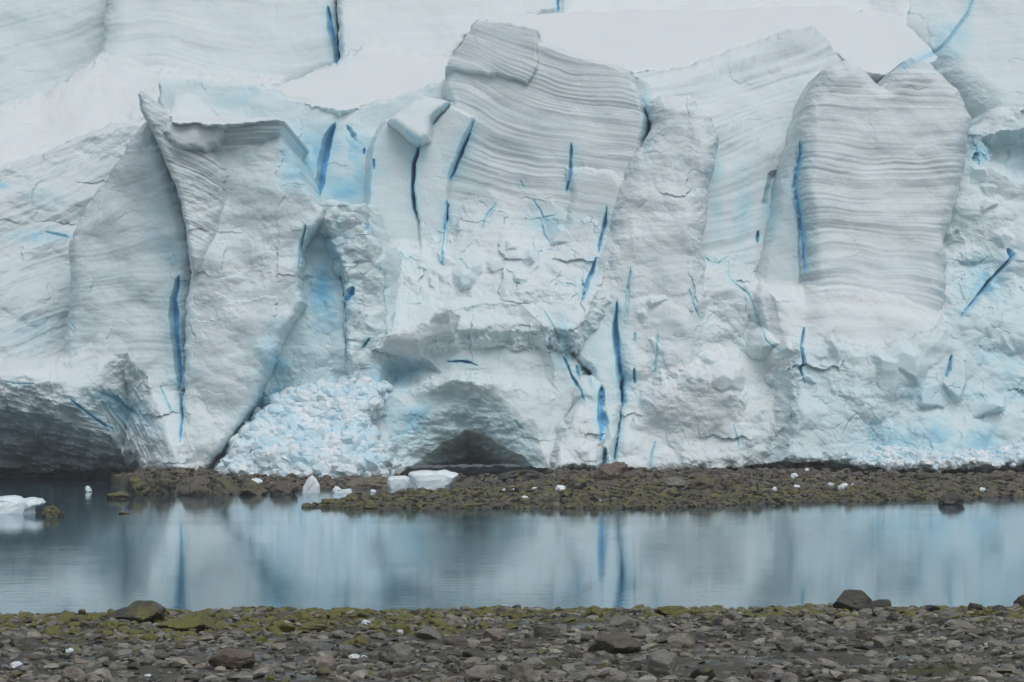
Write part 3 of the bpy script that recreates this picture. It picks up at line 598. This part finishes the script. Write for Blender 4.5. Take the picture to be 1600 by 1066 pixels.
def far_h(X, Y):
    X, Y = np.asarray(X, np.float32), np.asarray(Y, np.float32)
    c = 800 + X * FPX / Y
    c2 = c + 16 * noise(X / 2.2, Y / 5, 210)
    n1, n2 = fbm(X / 2.0, Y / 4.5, 212, 4), fbm(X / .6, Y / 1.2, 214, 3)
    ya = Y + 2.2 * noise(X / 1.7, Y * 0, 216)
    s = np.minimum(ya - np.interp(c2, *DN), np.interp(c2, *DB) - ya)
    spit = np.where(s > 0, .26 * (1 - np.exp(-s / 2.5)) + .004 * s, .15 * s)
    s2 = ya - np.interp(c2, *DS)
    s2 = np.where(c2 > 860, np.minimum(ya - np.interp(c2, *DN) - 14, 99), s2)
    hi = np.interp(c, [130, 185, 240, 310, 360, 600, 640, 850, 960, 1060, 1200, 1400, 1600], [1.8, .3, .85, .75, .38, .28, .45, .6, .95, .75, 1.15, .8, .85])
    led = np.interp(c, [150, 480, 560, 860, 1000, 1700], [1.6, 1.6, 12, 20, 40, 40])
    shelf = np.where(s2 > 0, hi * (1 - np.exp(-s2 / led)), .2 * s2)
    h = np.maximum(spit, shelf)
    rug = np.clip(np.maximum(s, s2) / 3 + .5, .1, 1)
    wf = worley(X / 1.5, Y / 2.6, 220); wg = worley(X / .55, Y / 1.1, 226)
    return np.maximum(h + rug * (.30 * wf[2] * np.clip(h * 1.6, .25, 1) + .10 * wg[2] + .16 * n1 + .08 * n2 + .14 * np.abs(fbm(X / 1.1, Y / 2.4, 218, 3)) - .05), -2.5)

tag(link(bpy.data.objects.new('beach', ground_mesh('beach', np.arange(-14, 14.01, .06), np.concatenate([np.arange(-30, 26, 2.), np.arange(26, 58, .09)]), near_h, BEACH))), 'wet gravel beach in the foreground', kind='structure')
tag(link(bpy.data.objects.new('far_shore', ground_mesh('far_shore', np.arange(-48, 48.01, .14), np.arange(120, 262, .32), far_h, SHELF))), 'low rocky shore under the ice front', kind='structure')
tag(link(bpy.data.objects.new('seabed', ground_mesh('seabed', np.array([-900., 900.]), np.array([-300., 1500.]), lambda X, Y: X * 0 - 3, BEACH))), 'dark bed under the water', kind='structure')
tag(link(bpy.data.objects.new('water', ground_mesh('water', np.array([-400., 400.]), np.array([-100., 420.]), lambda X, Y: X * 0, WATER))), 'still meltwater lagoon reflecting the ice', kind='structure')

#@ROCKS
import bmesh
def stone_co(sub, seed, cuts=11, flat=0.75, rough=0.05, boxy=0.0):
    """a stone as a ball cut by random planes, slightly worn; sits on z=0 with half extents of about 1"""
    bm = bmesh.new(); bmesh.ops.create_icosphere(bm, subdivisions=sub, radius=1)
    r = random.Random(seed)
    pl = []
    for k in range(cuts):
        n = Vector((r.gauss(0, 1), r.gauss(0, 1), r.gauss(0, .8))).normalized(); pl.append((n, r.uniform(.48, .86)))
    pl += [(Vector((0, 0, 1)), flat + .12), (Vector((0, 0, -1)), .7)]
    off = Vector((r.uniform(0, 99), r.uniform(0, 99), r.uniform(0, 99)))
    for v in bm.verts:
        p = v.co.normalized(); rad = 1.0
        for n, d in pl:
            c = n.dot(p)
            if c > .05: rad = min(rad, d / c)
        rad *= 1 + rough * mn.noise(p * 2.2 + off) * 1.6 + rough * .6 * mn.noise(p * 6 + off)
        v.co = p * rad
    bm.verts.index_update()
    co = np.array([v.co[:] for v in bm.verts], np.float32); f = np.array([[v.index for v in q.verts] for q in bm.faces], np.int32)
    bm.free()
    co[:, :2] /= np.abs(co[:, :2]).max(0); co[:, 2] -= co[:, 2].min(); co[:, 2] /= co[:, 2].max()
    return co, f
def stone_mesh(name, mat, *a, **k):
    co, f = stone_co(*a, **k)
    return mesh_np(name, co, f, mat, False)
def ground_hit(x, y, hf, d0, d1):
    """distance at which the sight line of a photo pixel meets the ground"""
    d = np.linspace(d0, d1, 600); X = (x - 800) * d / FPX; Zr = CAM_H + (HOR - y) * d / FPX
    below = np.nonzero(Zr < np.maximum(hf(X, d), 0))[0]
    return float(d[below[0]]) if len(below) else d1

NAMED = []     # (x, y, phrase): landmarks for telling the other stones apart
def boulder(name, label, cat, x, y, w, h, mat, seed, hf=near_h, rng_d=(28, 60), group=None, phrase=None, depth=.8, sink=.25, rot=None, sub=4, cuts=12, rough=.06, flat=.75):
    d = ground_hit(x, y, hf, *rng_d)
    sc = d / FPX
    ob = link(bpy.data.objects.new(name, stone_mesh(name, mat, sub, seed, cuts=cuts, rough=rough, flat=flat)))
    hh = h * sc * (1 + sink)
    ob.scale = (w * sc / 2, w * sc / 2 * depth, hh)
    X, Yd = (x - 800) * sc, d + w * sc / 2 * depth * .7
    z = float(max(hf(np.float32(X), np.float32(d)), 0))
    ob.location = (X, Yd, z - hh * sink / (1 + sink))
    ob.rotation_euler = (random.uniform(-.06, .06), random.uniform(-.08, .08), random.uniform(-.25, .25))
    tag(ob, label, cat, group)
    if phrase: NAMED.append((x, y - h / 2, w, phrase))
    return ob
G1, G2 = 'boulders on the near beach', 'rocks on the far shore'
NB = [
 ('large dark boulder standing at the water edge on the right', 1336, 955, 68, 33, ROCKD, 'the large dark boulder on the right'),
 ('low dark rock lying in the water beside the large dark boulder', 1378, 951, 40, 14, ROCKD, None),
 ('long dark humped boulder at the water edge on the left', 220, 974, 112, 34, ROCKD, 'the long dark boulder on the left'),
 ('low green mossy hump in front of the long dark boulder', 290, 988, 100, 29, ROCKM, 'the low green hump'),
 ('dark rock cut off by the right edge at the waterline', 1598, 953, 28, 24, ROCKD, None),
 ('reddish brown slab of rock on the lower left beach', 364, 1047, 84, 30, ROCKB, 'the reddish brown slab'),
 ('smooth grey rounded boulder left of centre', 622, 1037, 58, 29, ROCK, 'the smooth grey boulder'),
 ('long flat brown boulder right of centre', 958, 1022, 88, 29, ROCKB, 'the long flat brown boulder'),
 ('rounded brown boulder cut off by the bottom edge', 822, 1070, 56, 28, ROCKB, 'the brown boulder at the bottom edge'),
 ('dark grey boulder at the bottom edge beside the brown one', 757, 1072, 66, 24, ROCK, None),
 ('tan boulder with a split face on the lower beach', 1033, 1057, 62, 36, ROCK, 'the split tan boulder'),
 ('dark square rock right of the split tan boulder', 1100, 1064, 44, 20, ROCKD, None),
 ('mossy green boulder at the waterline near the middle', 930, 968, 38, 20, ROCKM, 'the mossy waterline boulder'),
 ('flat mossy rocks hump right of the mossy waterline boulder', 1055, 964, 66, 17, ROCKM, 'the flat mossy hump'),
 ('pointed grey rock behind the long flat brown boulder', 977, 981, 48, 18, ROCK, None),
 ('big grey boulder in the bottom left corner', 112, 1068, 54, 26, ROCK, 'the big grey corner boulder'),
 ('angular light grey rock on the left beach', 166, 1032, 38, 20, ROCK, 'the angular light grey rock'),
 ('brown round stone with a rusty flank on the right beach', 1352, 1001, 36, 18, ROCKB, 'the rusty round stone'),
 ('tan angular rock on the right beach', 1234, 1019, 48, 23, ROCK, 'the tan angular rock'),
 ('triangular grey rock in front of the rusty round stone', 1381, 1013, 38, 18, ROCK, None),
 ('grey tan boulder right of the long flat brown boulder', 1063, 1011, 46, 21, ROCK, 'the grey tan boulder'),
 ('flat topped light grey rock above the beach centre', 852, 998, 48, 20, ROCK, 'the flat topped light rock'),
 ('flat mossy block on the left beach near the waterline', 434, 989, 52, 18, ROCKM, 'the flat mossy block'),
 ('square green block beside the flat mossy block', 487, 987, 46, 13, ROCKM, None),
 ('dark green rock in the shallows right of centre', 790, 966, 38, 13, ROCKH, 'the dark green rock'),
 ('small peaked rock at the waterline left of centre', 650, 964, 30, 10, ROCKD, None),
 ('dark oval stone on the far right of the beach', 1470, 980, 40, 14, ROCKD, 'the dark oval stone'),
 ('reddish stone on the right side of the beach', 1523, 998, 32, 14, ROCKB, 'the reddish stone'),
 ('round grey rock low on the right beach', 1446, 1027, 30, 15, ROCK, 'the round grey rock'),
 ('small dark rock at the waterline on the far right', 1458, 956, 30, 10, ROCKD, None),
 ('dark wedge of rock at the waterline near the right edge', 1528, 957, 34, 14, ROCKD, None),
 ('dark lump at the waterline right of the dark wedge', 1562, 958, 26, 12, ROCKD, None),
 ('dark stone on the lower right beach by a puddle', 1315, 1066, 28, 11, ROCKD, None),
 ('dark mossy lump at the left waterline', 80, 995, 40, 17, ROCKM, 'the dark mossy lump'),
 ('small dark round rock at the left waterline', 44, 975, 18, 9, ROCKD, None),
 ('small upright rock at the left waterline', 118, 975, 18, 10, ROCKD, None),
 ('brown grey slab beside the big corner boulder', 160, 1064, 42, 16, ROCK, None),
 ('pale tilted slab left of the reddish brown slab', 296, 1044, 50, 16, ROCK, None),
 ('grey block between the brown slab and the smooth boulder', 508, 1052, 42, 26, ROCK, 'the grey block'),
 ('brown flat stone right of the smooth grey boulder', 710, 1008, 46, 13, ROCKB, 'the brown flat stone'),
 ('grey wedge behind the smooth grey boulder', 672, 1000, 50, 18, ROCK, None),
 ('light grey lump left of the flat topped light rock', 772, 1002, 42, 18, ROCK, None),
 ('brown grey stone in front of the flat topped light rock', 822, 1018, 36, 15, ROCKB, None),
 ('rounded stone right of the tan angular rock', 1258, 988, 46, 16, ROCK, None),
 ('broad grey stone on the upper right beach', 1500, 985, 56, 14, ROCK, None),
]
for k, (lab, x, y, w, h, mt, ph) in enumerate(NB):
    boulder('boulder' if w > 40 else 'rock', lab, 'boulder' if w > 40 else 'rock', x, y, w, h, mt, 300 + k, group=G1, phrase=ph, sink=.3)
for k, (lab, x, y, w, h) in enumerate([
 ('thin dark flat rock awash left of centre', 447, 953, 26, 4), ('dark flat stone awash by the left shore', 403, 965, 24, 6), ('tiny dark stone awash left of the centre', 560, 958, 12, 3),
 ('flat brown rock awash in the middle of the shore', 807, 949, 18, 4), ('small round stone awash in front of the middle', 720, 961, 18, 7), ('flat rock awash right of the large dark boulder', 1408, 954, 18, 5), ('tiny dark stone awash beside the thin flat rock', 488, 959, 12, 3)]):
    boulder('rock', lab, 'rock', x, y, w, h, ROCKD, 380 + k, group='flat stones awash along the near shore', sub=3, sink=.8)
FB_ = [
 ('mossy round boulder on the far spit', 904, 768, 42, 22, ROCKH), ('pinkish grey boulder beside the mossy one on the far spit', 940, 768, 35, 17, ROCKB),
 ('dark brown outcrop peaking under the ice foot', 958, 752, 62, 30, ROCKB), ('grey boulder on the far shore right of the outcrop', 1054, 764, 40, 18, ROCK),
 ('dark square slab at the far waterline on the right', 1490, 789, 44, 20, ROCKD), ('brown rock in the dark water near the left floe', 80, 812, 36, 19, ROCKH), ('flat brown rock awash at the left of the lagoon', 192, 803, 20, 4, ROCKH),
 ('brown ledge end jutting into dark water on the left', 182, 780, 44, 13, ROCKH), ('leftmost block of the brown ledge under the left tower', 214, 774, 44, 30, ROCKH), ('second block of the brown ledge counted from the left', 252, 772, 52, 34, ROCKH), ('third block of the brown ledge counted from the left', 300, 774, 56, 32, ROCKB),
 ('fourth block of the brown ledge counted from the left', 346, 773, 46, 28, ROCKH), ('fifth block of the brown ledge counted from the left', 392, 774, 50, 24, ROCKH), ('rightmost block of the brown ledge under the tower', 440, 773, 48, 22, ROCKB),
 ('low brown rock behind the white ice chunks', 575, 762, 80, 18, ROCKB), ('dark bedrock hump inside the central cave mouth', 812, 752, 74, 18, ROCKD),
 ('left olive hump of the pair on the far shore', 1100, 767, 50, 20, ROCKH), ('right olive hump of the pair on the far shore', 1152, 766, 54, 22, ROCKH), ('brown bedrock knob poking into the ice foot', 1275, 735, 34, 16, ROCKB), ('brown rock under the middle of the right rubble bank', 1392, 750, 52, 16, ROCKB), ('low brown rock under the end of the rubble bank', 1448, 752, 46, 14, ROCKB), ('brown rock on the shore near the right edge', 1556, 754, 62, 19, ROCKB),
 ('small flat rock near the tip of the far spit', 478, 793, 22, 7, ROCKH), ('small stone on the spit left of the ice chunk', 675, 782, 30, 9, ROCKB)]
for k, (lab, x, y, w, h, mt) in enumerate(FB_):
    boulder('rock', lab, 'rock', x, y, w, h, mt, 420 + k, hf=far_h, rng_d=(112, 215), group=G2, depth=.9, sink=.35, cuts=9, rough=.14, flat=.95)

# stones one can pick apart on the near beach: copies of a dozen shapes, each told apart by its nearest landmark
shapes = {}
for mt, nm in ((ROCK, 'grey'), (ROCKB, 'brown'), (ROCKM, 'mossy'), (ROCKD, 'dark')):
    shapes[nm] = [stone_mesh('stone', mt, 3, 500 + k + len(nm) * 31, cuts=10, rough=.05) for k in range(6)]
placed, cnt = [(x, y - h / 2, w) for _, x, y, w, h, _, _ in NB], {}
stones = []
tries = 0
while len(stones) < 248 and tries < 9000:
    tries += 1
    x = random.uniform(0, 1600); y = random.uniform(968, 1066)
    dens = .25 + .75 * (mn.noise(Vector((x / 130, y / 26, 3))) > -.1)
    if 1000 < x and y > 1025: dens *= .25
    if x < 380 and y < 1010: dens *= .6
    if random.random() > dens: continue
    w = 12 + 28 * random.random() ** 1.7
    if any(abs(x - a) < (w + c) * .42 and abs(y - w * .25 - b) < (w + c) * .22 for a, b, c in placed): continue
    placed.append((x, y - w * .25, w)); stones.append((x, y, w))
ordinal = ['nearest', 'second', 'third', 'fourth', 'fifth', 'sixth', 'seventh', 'eighth', 'ninth', 'tenth', 'eleventh', 'twelfth']
buckets = {}
for x, y, w in stones:
    a, b, c, ph = min(NAMED, key=lambda q: math.hypot(x - q[0], (y - q[1]) * 2.2))
    dx, dy = x - a, (y - w * .25 - b) * 2.2
    side = ('right of' if dx > 0 else 'left of') if abs(dx) > abs(dy) else ('in front of' if dy > 0 else 'behind')
    moss = .75 if y < 992 and x < 700 else .35 if y < 985 else .04
    if x > 1000: moss *= .3
    r = random.random()
    colr = 'mossy' if r < moss else 'brown' if r < moss + (1 - moss) * .24 else 'dark' if r < moss + (1 - moss) * .36 else 'grey'
    buckets.setdefault((ph, side), []).append((math.hypot(dx, dy), x, y, w, colr))
for (ph, side), L_ in buckets.items():
    L_.sort()
    cc = {}
    for _, x, y, w, colr in L_:
        n = cc[colr] = cc.get(colr, -1) + 1
        d = ground_hit(x, y, near_h, 28, 60); sc = d / FPX
        ob = link(bpy.data.objects.new('stone', random.choice(shapes[colr])))
        s = w * sc / 2; hh = w * sc * random.uniform(.34, .6)
        ob.scale = (s, s * random.uniform(.7, 1.0), hh)
        ob.location = ((x - 800) * sc, d + s * .6, float(near_h(np.float32((x - 800) * sc), np.float32(d))) - hh * .22)
        ob.rotation_euler = (random.uniform(-.2, .2), random.uniform(-.2, .2), random.uniform(0, 6.28))
        tag(ob, f'{ordinal[min(n, 11)]} small {colr} stone {side} {ph}', 'stone', 'stones strewn over the near beach')

# the rest of the shingle, too many to count
def shingle(name, label, pts, mat, parent=None, seed=1, sub=2, zs=(.45, 1.0)):
    protos = [stone_co(sub, seed * 50 + k, cuts=9, rough=.06) for k in range(10)]
    r = np.random.default_rng(seed); C, F, off = [], [], 0
    for X, Y, z, s in pts:
        co, f = protos[r.integers(10)]
        a = r.uniform(0, 6.28); ca, sa = math.cos(a), math.sin(a)
        q = co * np.array([s, s * r.uniform(.6, 1), s * r.uniform(*zs)], np.float32)
        tl = r.uniform(-.35, .35)
        q = np.stack([q[:, 0] * ca - q[:, 1] * sa, q[:, 0] * sa + q[:, 1] * ca, q[:, 2] + tl * q[:, 0]], 1)
        C.append(q + np.array([X, Y, z - s * .25], np.float32)); F.append(f + off); off += len(co)
    return tag(link(bpy.data.objects.new(name, mesh_np(name, np.concatenate(C), np.concatenate(F), mat, False))), label, 'gravel', kind='stuff')
def scatter_near(n, lo, hi, dens, seed):
    r = np.random.default_rng(seed); out = []
    x = r.uniform(-20, 1620, n * 6); Y = r.uniform(27, 51.5, n * 6)
    X = (x - 800) * Y / FPX; h = near_h(X, Y)
    ok = (h > -.03) & (r.random(n * 6) < dens(x, Y, X))
    s = lo + (hi - lo) * r.random(n * 6) ** 3
    for k in np.nonzero(ok)[0][:n]: out.append((X[k], Y[k], h[k], s[k]))
    return out
def pat(X, Y, a, b, s, sd): return sst(a, b, noise(X / s, Y / s, sd))
shingle('shingle', 'grey brown shingle covering the near beach', scatter_near(6500, .03, .13, lambda x, Y, X: .15 + .85 * pat(X, Y, -.25, .3, 1.7, 301), 5), ROCK, seed=5)
shingle('shingle', 'dark wet pebbles between the stones of the near beach', scatter_near(2600, .03, .10, lambda x, Y, X: .4 + .6 * (Y > 46), 6), ROCKD, seed=6)
shingle('shingle', 'green mossy pebbles along the near waterline', scatter_near(4200, .035, .14, lambda x, Y, X: sst(38, 45, Y + 2.5 * noise(X / 2, Y / 2, 310) + np.where(X < -.6, 4, -1.0)) * (.25 + .75 * pat(X, Y, -.3, .2, 1.5, 311)), 7), ROCKM, seed=7)
def scatter_far(n, lo, hi, ymin, ymax, cmin, cmax, seed, zmax=9):
    r = np.random.default_rng(seed); out = []
    c = r.uniform(cmin, cmax, n * 6); Y = r.uniform(ymin, ymax, n * 6)
    X = (c - 800) * Y / FPX; h = far_h(X, Y); s = lo + (hi - lo) * r.random(n * 6) ** 2.5
    for k in np.nonzero((h > -.06) & (h < zmax))[0][:n]: out.append((X[k], Y[k], h[k], s[k]))
    return out
shingle('shingle', 'mossy olive shingle of the far spit', scatter_far(11000, .06, .34, 124, 178, 440, 1640, 8), ROCKH, seed=8, sub=1, zs=(.6, 1.2))
shingle('shingle', 'brown rubble below the ice on the far shore', scatter_far(9000, .08, .42, 150, 212, 180, 1640, 9), ROCKB, seed=9, sub=1, zs=(.6, 1.2))

#@CHUNKS
def rubble(own, n, lo, hi, seed):
    """loose pieces of broken ice lying all over a rubble apron"""
    r = np.random.default_rng(seed)
    ii, jj = np.nonzero((OWN == own) & keep)
    k = r.integers(0, len(ii), n)
    s_ = lo + (hi - lo) * r.random(n) ** 5.5
    protos = [stone_co(1 if q < 8 else 2, 900 + seed + q, cuts=7, rough=.05) for q in range(14)]
    C, F, off = [], [], 0
    for a, b, sz in zip(ii[k], jj[k], s_):
        co, f = protos[r.integers(0, 8) if sz < .22 else r.integers(8, 14)]
        m = np.array(Matrix.Rotation(r.uniform(0, 6.3), 3, 'Z') @ Matrix.Rotation(r.uniform(-.9, .9), 3, 'X') @ Matrix.Rotation(r.uniform(-.9, .9), 3, 'Y'))
        q = (co - [0, 0, .5]) * [sz, sz * r.uniform(.6, 1), sz * r.uniform(.8, 1.5)] @ m.T
        C.append(q + [PX[a, b], PY[a, b] + .15 * sz, PZ[a, b]]); F.append(f + off); off += len(co)
    o = link(bpy.data.objects.new('rubble_pieces', mesh_np('rubble_pieces', np.concatenate(C), np.concatenate(F), RUBBLE)), ICE_OB[own])
    o['kind'] = 'stuff'
rubble(FAN, 5200, .03, .85, 3); rubble(BANK, 2400, .03, .55, 4)
def chunk(label, x, y, w, h, seed, hf=far_h, rd=(112, 215), group='stranded pieces of ice', name='ice_chunk', sub=3, cuts=12, parts=None, sink=.12):
    d = ground_hit(x, y, hf, *rd); sc = d / FPX
    co, f = stone_co(sub, seed, cuts=cuts, rough=.16, flat=.8)
    ob = link(bpy.data.objects.new(name, mesh_np(name, co, f, CHUNK, False)))
    ob.scale = (w * sc / 2, w * sc / 2 * .7, h * sc * (1 + sink))
    X = (x - 800) * sc; z = max(float(hf(np.float32(X), np.float32(d))), 0)
    ob.location = (X, d + w * sc * .2, z - h * sc * sink)
    ob.rotation_euler = (random.uniform(-.1, .1), random.uniform(-.12, .12), random.uniform(-.3, .3))
    return tag(ob, label, 'ice chunk', group)
FC = [('small white ice piece on the brown ledge', 401, 758, 21, 10, 3), ('small pale ice piece in the dark left water', 137, 769, 13, 10, 2), ('thin ice plate in the pool under the cave', 795, 768, 20, 5, 2),
 ('faint ice plate right of the thin plate', 836, 768, 14, 4, 2), ('small bright ice piece left of the mossy boulder', 876, 767, 18, 9, 2), ('bright ice bit on the front edge of the spit', 820, 782, 14, 7, 2), ('ice bit on the spit below the pinkish boulder', 933, 785, 14, 6, 2),
 ('white ice lump on the brown far slope', 1242, 752, 14, 10, 2), ('ice bit below the white lump', 1246, 765, 13, 6, 2), ('flat white ice piece on the right spit', 1300, 762, 18, 8, 2), ('brightest square ice piece on the right spit', 1317, 767, 17, 11, 2),
 ('tiny ice cube on the spit right of centre', 1210, 769, 9, 7, 2), ('thin ice plate in the right pool', 1465, 759, 13, 3, 2), ('ice bit on the far right shore', 1535, 769, 11, 7, 2), ('tiny ice crumb high on the brown slope', 1261, 737, 8, 5, 2),
 ('crumb of ice beside the low white piece', 583, 770, 9, 5, 2), ('small lump of ice in front of the right rubble bank', 1352, 727, 20, 13, 2), ('ice crumbs lump at the far right of the bank', 1535, 728, 16, 11, 2), ('pale ice bit beneath the right rubble', 1430, 730, 24, 14, 2), ('pale ice block under the right rubble', 1392, 730, 18, 12, 2), ('tiny ice bit right of the square piece', 1334, 762, 7, 5, 2)]
for k, (lab, x, y, w, h, sb) in enumerate(FC): chunk(lab, x, y, w, h, 600 + k, sub=sb)
rb = random.Random(91)
for grp, where, L0 in (('ice blocks along the foot of the left rubble fan', 'along the foot of the left rubble fan', [(372 + 9.6 * k + rb.uniform(-3, 3), 742 + 10 * math.sin(k / 24 * 3.14) + rb.uniform(-3, 3)) for k in range(25)]),
                       ('ice blocks along the foot of the right rubble bank', 'along the foot of the right rubble bank', [(1340 + 12 * k + rb.uniform(-4, 4), 728 + rb.uniform(-3, 3)) for k in range(21)])):
    nth = ['first', 'second', 'third', 'fourth', 'fifth', 'sixth', 'seventh', 'eighth', 'ninth', 'tenth', 'eleventh', 'twelfth', 'thirteenth', 'fourteenth', 'fifteenth', 'sixteenth', 'seventeenth', 'eighteenth', 'nineteenth', 'twentieth', 'twenty-first', 'twenty-second', 'twenty-third', 'twenty-fourth', 'twenty-fifth']
    for k, (x, y) in enumerate(L0):
        w = rb.choice([9, 11, 13, 16, 20, 27]); dd = 4.0
        for _ in range(5): dd = float(DD[min(np.searchsorted(gv, HOR + (y - 9 - HOR) * (1 + dd / DIST)), nv - 1), np.searchsorted(gu, 800 + (x - 800) * (1 + dd / DIST))])
        d = DIST + dd - .35; sc = d / FPX
        co, f = stone_co(3 if w > 15 else 2, 700 + k, cuts=8, rough=.1, flat=.9)
        ob = link(bpy.data.objects.new('ice_block', mesh_np('ice_block', co, f, CHUNK, False)))
        ob.scale = (w * sc / 2, w * sc / 2, w * sc * rb.uniform(.5, .85)); p = at(x, y, d)
        ob.location = (p.x, d, max(p.z, float(far_h(np.float32(p.x), np.float32(d))) - .1)); ob.rotation_euler = (rb.uniform(-.4, .4), rb.uniform(-.4, .4), rb.uniform(0, 6))
        tag(ob, f'{nth[k]} ice block from the left {where}', 'ice block', grp)
NC = [('ragged white ice scrap near the waterline', 570, 979, 23, 8, 3), ('small white ice scrap right of the ragged one', 626, 991, 12, 6, 2), ('white ice scrap left of the smooth grey boulder', 554, 1031, 20, 9, 3), ('thin upright ice scrap leaning on a grey stone', 569, 1032, 12, 8, 2),
 ('white ice lump on the mossy left beach', 108, 1022, 16, 8, 2), ('flat white ice piece at the left edge of the beach', 28, 1046, 24, 12, 3), ('small ice scrap left of the reddish brown slab', 230, 1059, 12, 5, 2), ('tiny white ice bit by the flat mossy block', 372, 998, 7, 4, 2), ('tiny white ice bit at the right waterline', 1587, 953, 5, 4, 2), ('ice sliver cut by the bottom edge on the left', 158, 1068, 18, 4, 2)]
for k, (lab, x, y, w, h, sb) in enumerate(NC): chunk(lab, x, y, w, h, 660 + k, hf=near_h, rd=(28, 60), group='scraps of ice on the near beach', sub=sb, name='ice_scrap')
# pieces of ice with an outline of their own: front outline in photo pixels above the waterline, given body front to back
def carved(name, label, cat, x, y, prof, depth, group=None, d=None):
    d = d or ground_hit(x, y, far_h, 112, 215); sc = d / FPX
    bm = bmesh.new(); rings = []; n = len(prof)
    top = max(z for _, z in prof)
    for yo, s_, dz in [(-1.0, .74, .80), (-.72, .94, .95), (-.1, 1.0, 1.0), (.6, .92, .97), (1.0, .7, .82)]:
        rings.append([bm.verts.new((px * s_ * sc, yo * depth / 2, (pz * (dz if pz > top * .4 else 1)) * sc - .12)) for px, pz in prof])
    for a_, b_ in zip(rings, rings[1:]):
        for k in range(n): bm.faces.new((a_[k], a_[(k + 1) % n], b_[(k + 1) % n], b_[k]))
    bm.faces.new(rings[0]); bm.faces.new(rings[-1][::-1])
    bmesh.ops.triangulate(bm, faces=bm.faces[:]); bmesh.ops.recalc_face_normals(bm, faces=bm.faces[:])
    bmesh.ops.subdivide_edges(bm, edges=bm.edges[:], cuts=2, use_grid_fill=True, smooth=.25)
    for v in bm.verts: v.co += .08 * Vector(mn.noise_vector(v.co * 2.1 + Vector((x, 0, 0)))) + .035 * Vector(mn.noise_vector(v.co * 6))
    me = bpy.data.meshes.new(name); bm.to_mesh(me); bm.free(); me.materials.append(CHUNK)
    o = link(bpy.data.objects.new(name, me)); X = (x - 800) * sc
    o.location = (X, d + depth * .45, max(0.0, float(far_h(np.float32(X), np.float32(d))) - .05))
    tag(o, label, cat, group)
GI = 'stranded pieces of ice'
carved('ice_floe', 'blue white ice floe with a beak floating at the left edge', 'ice floe', 0, 803, [(-45,0),(-44,20),(-30,30),(0,32),(22,31),(30,27),(44,28),(58,28),(66,22),(60,17),(50,18),(46,12),(49,0)], 2.4, d=CAM_H * FPX / (803 - HOR))
carved('ice_chunk', 'largest flat topped white ice chunk standing in the far pool', 'ice chunk', 677, 767, [(-31,0),(-36,14),(-39,26),(-36,31),(-20,33),(0,33),(18,34),(30,31),(39,27),(34,19),(24,9),(20,0)], 2.2, GI, d=174)
carved('ice_chunk', 'white ice wedge leaning left of the largest chunk', 'ice chunk', 624, 763, [(-14,0),(-20,14),(-18,21),(-6,24),(8,24),(15,20),(19,10),(21,0)], 1.5, GI, d=176)
carved('ice_chunk', 'upright peaked ice chunk below the rubble fan', 'ice chunk', 486, 771, [(-14,0),(-13,10),(-9,20),(-3,29),(2,31),(8,24),(13,15),(12,0)], 1.1, GI, d=163)
carved('ice_chunk', 'low white ice piece right of the peaked chunk', 'ice chunk', 534, 770, [(-14,0),(-15,8),(-11,13),(-6,12),(-2,8),(6,9),(13,9),(14,0)], 1.0, GI, d=165)

# thin mist in the air between the shore and the ice
def haze():
    m = bpy.data.materials.new('mist'); m.use_nodes = True
    N, L = m.node_tree.nodes, m.node_tree.links
    N.remove(N['Principled BSDF'])
    v = N.new('ShaderNodeVolumePrincipled'); v.inputs['Color'].default_value = (0.93, 0.96, 0.97, 1); v.inputs['Density'].default_value = 0.00042; v.inputs['Anisotropy'].default_value = 0.2
    L.new(v.outputs[0], N['Material Output'].inputs['Volume'])
    x, y0, y1, z0, z1 = 410, -310, 1510, -4.5, 62
    co = np.array([(a, b, c) for a in (-910, 910) for b in (y0, y1) for c in (z0, z1)], float)
    f = np.array([(0, 1, 3, 2), (4, 6, 7, 5), (0, 4, 5, 1), (2, 3, 7, 6), (0, 2, 6, 4), (1, 5, 7, 3)])
    tag(link(bpy.data.objects.new('haze', mesh_np('haze', co, f, m))), 'thin mist over the lagoon', kind='stuff')
haze()
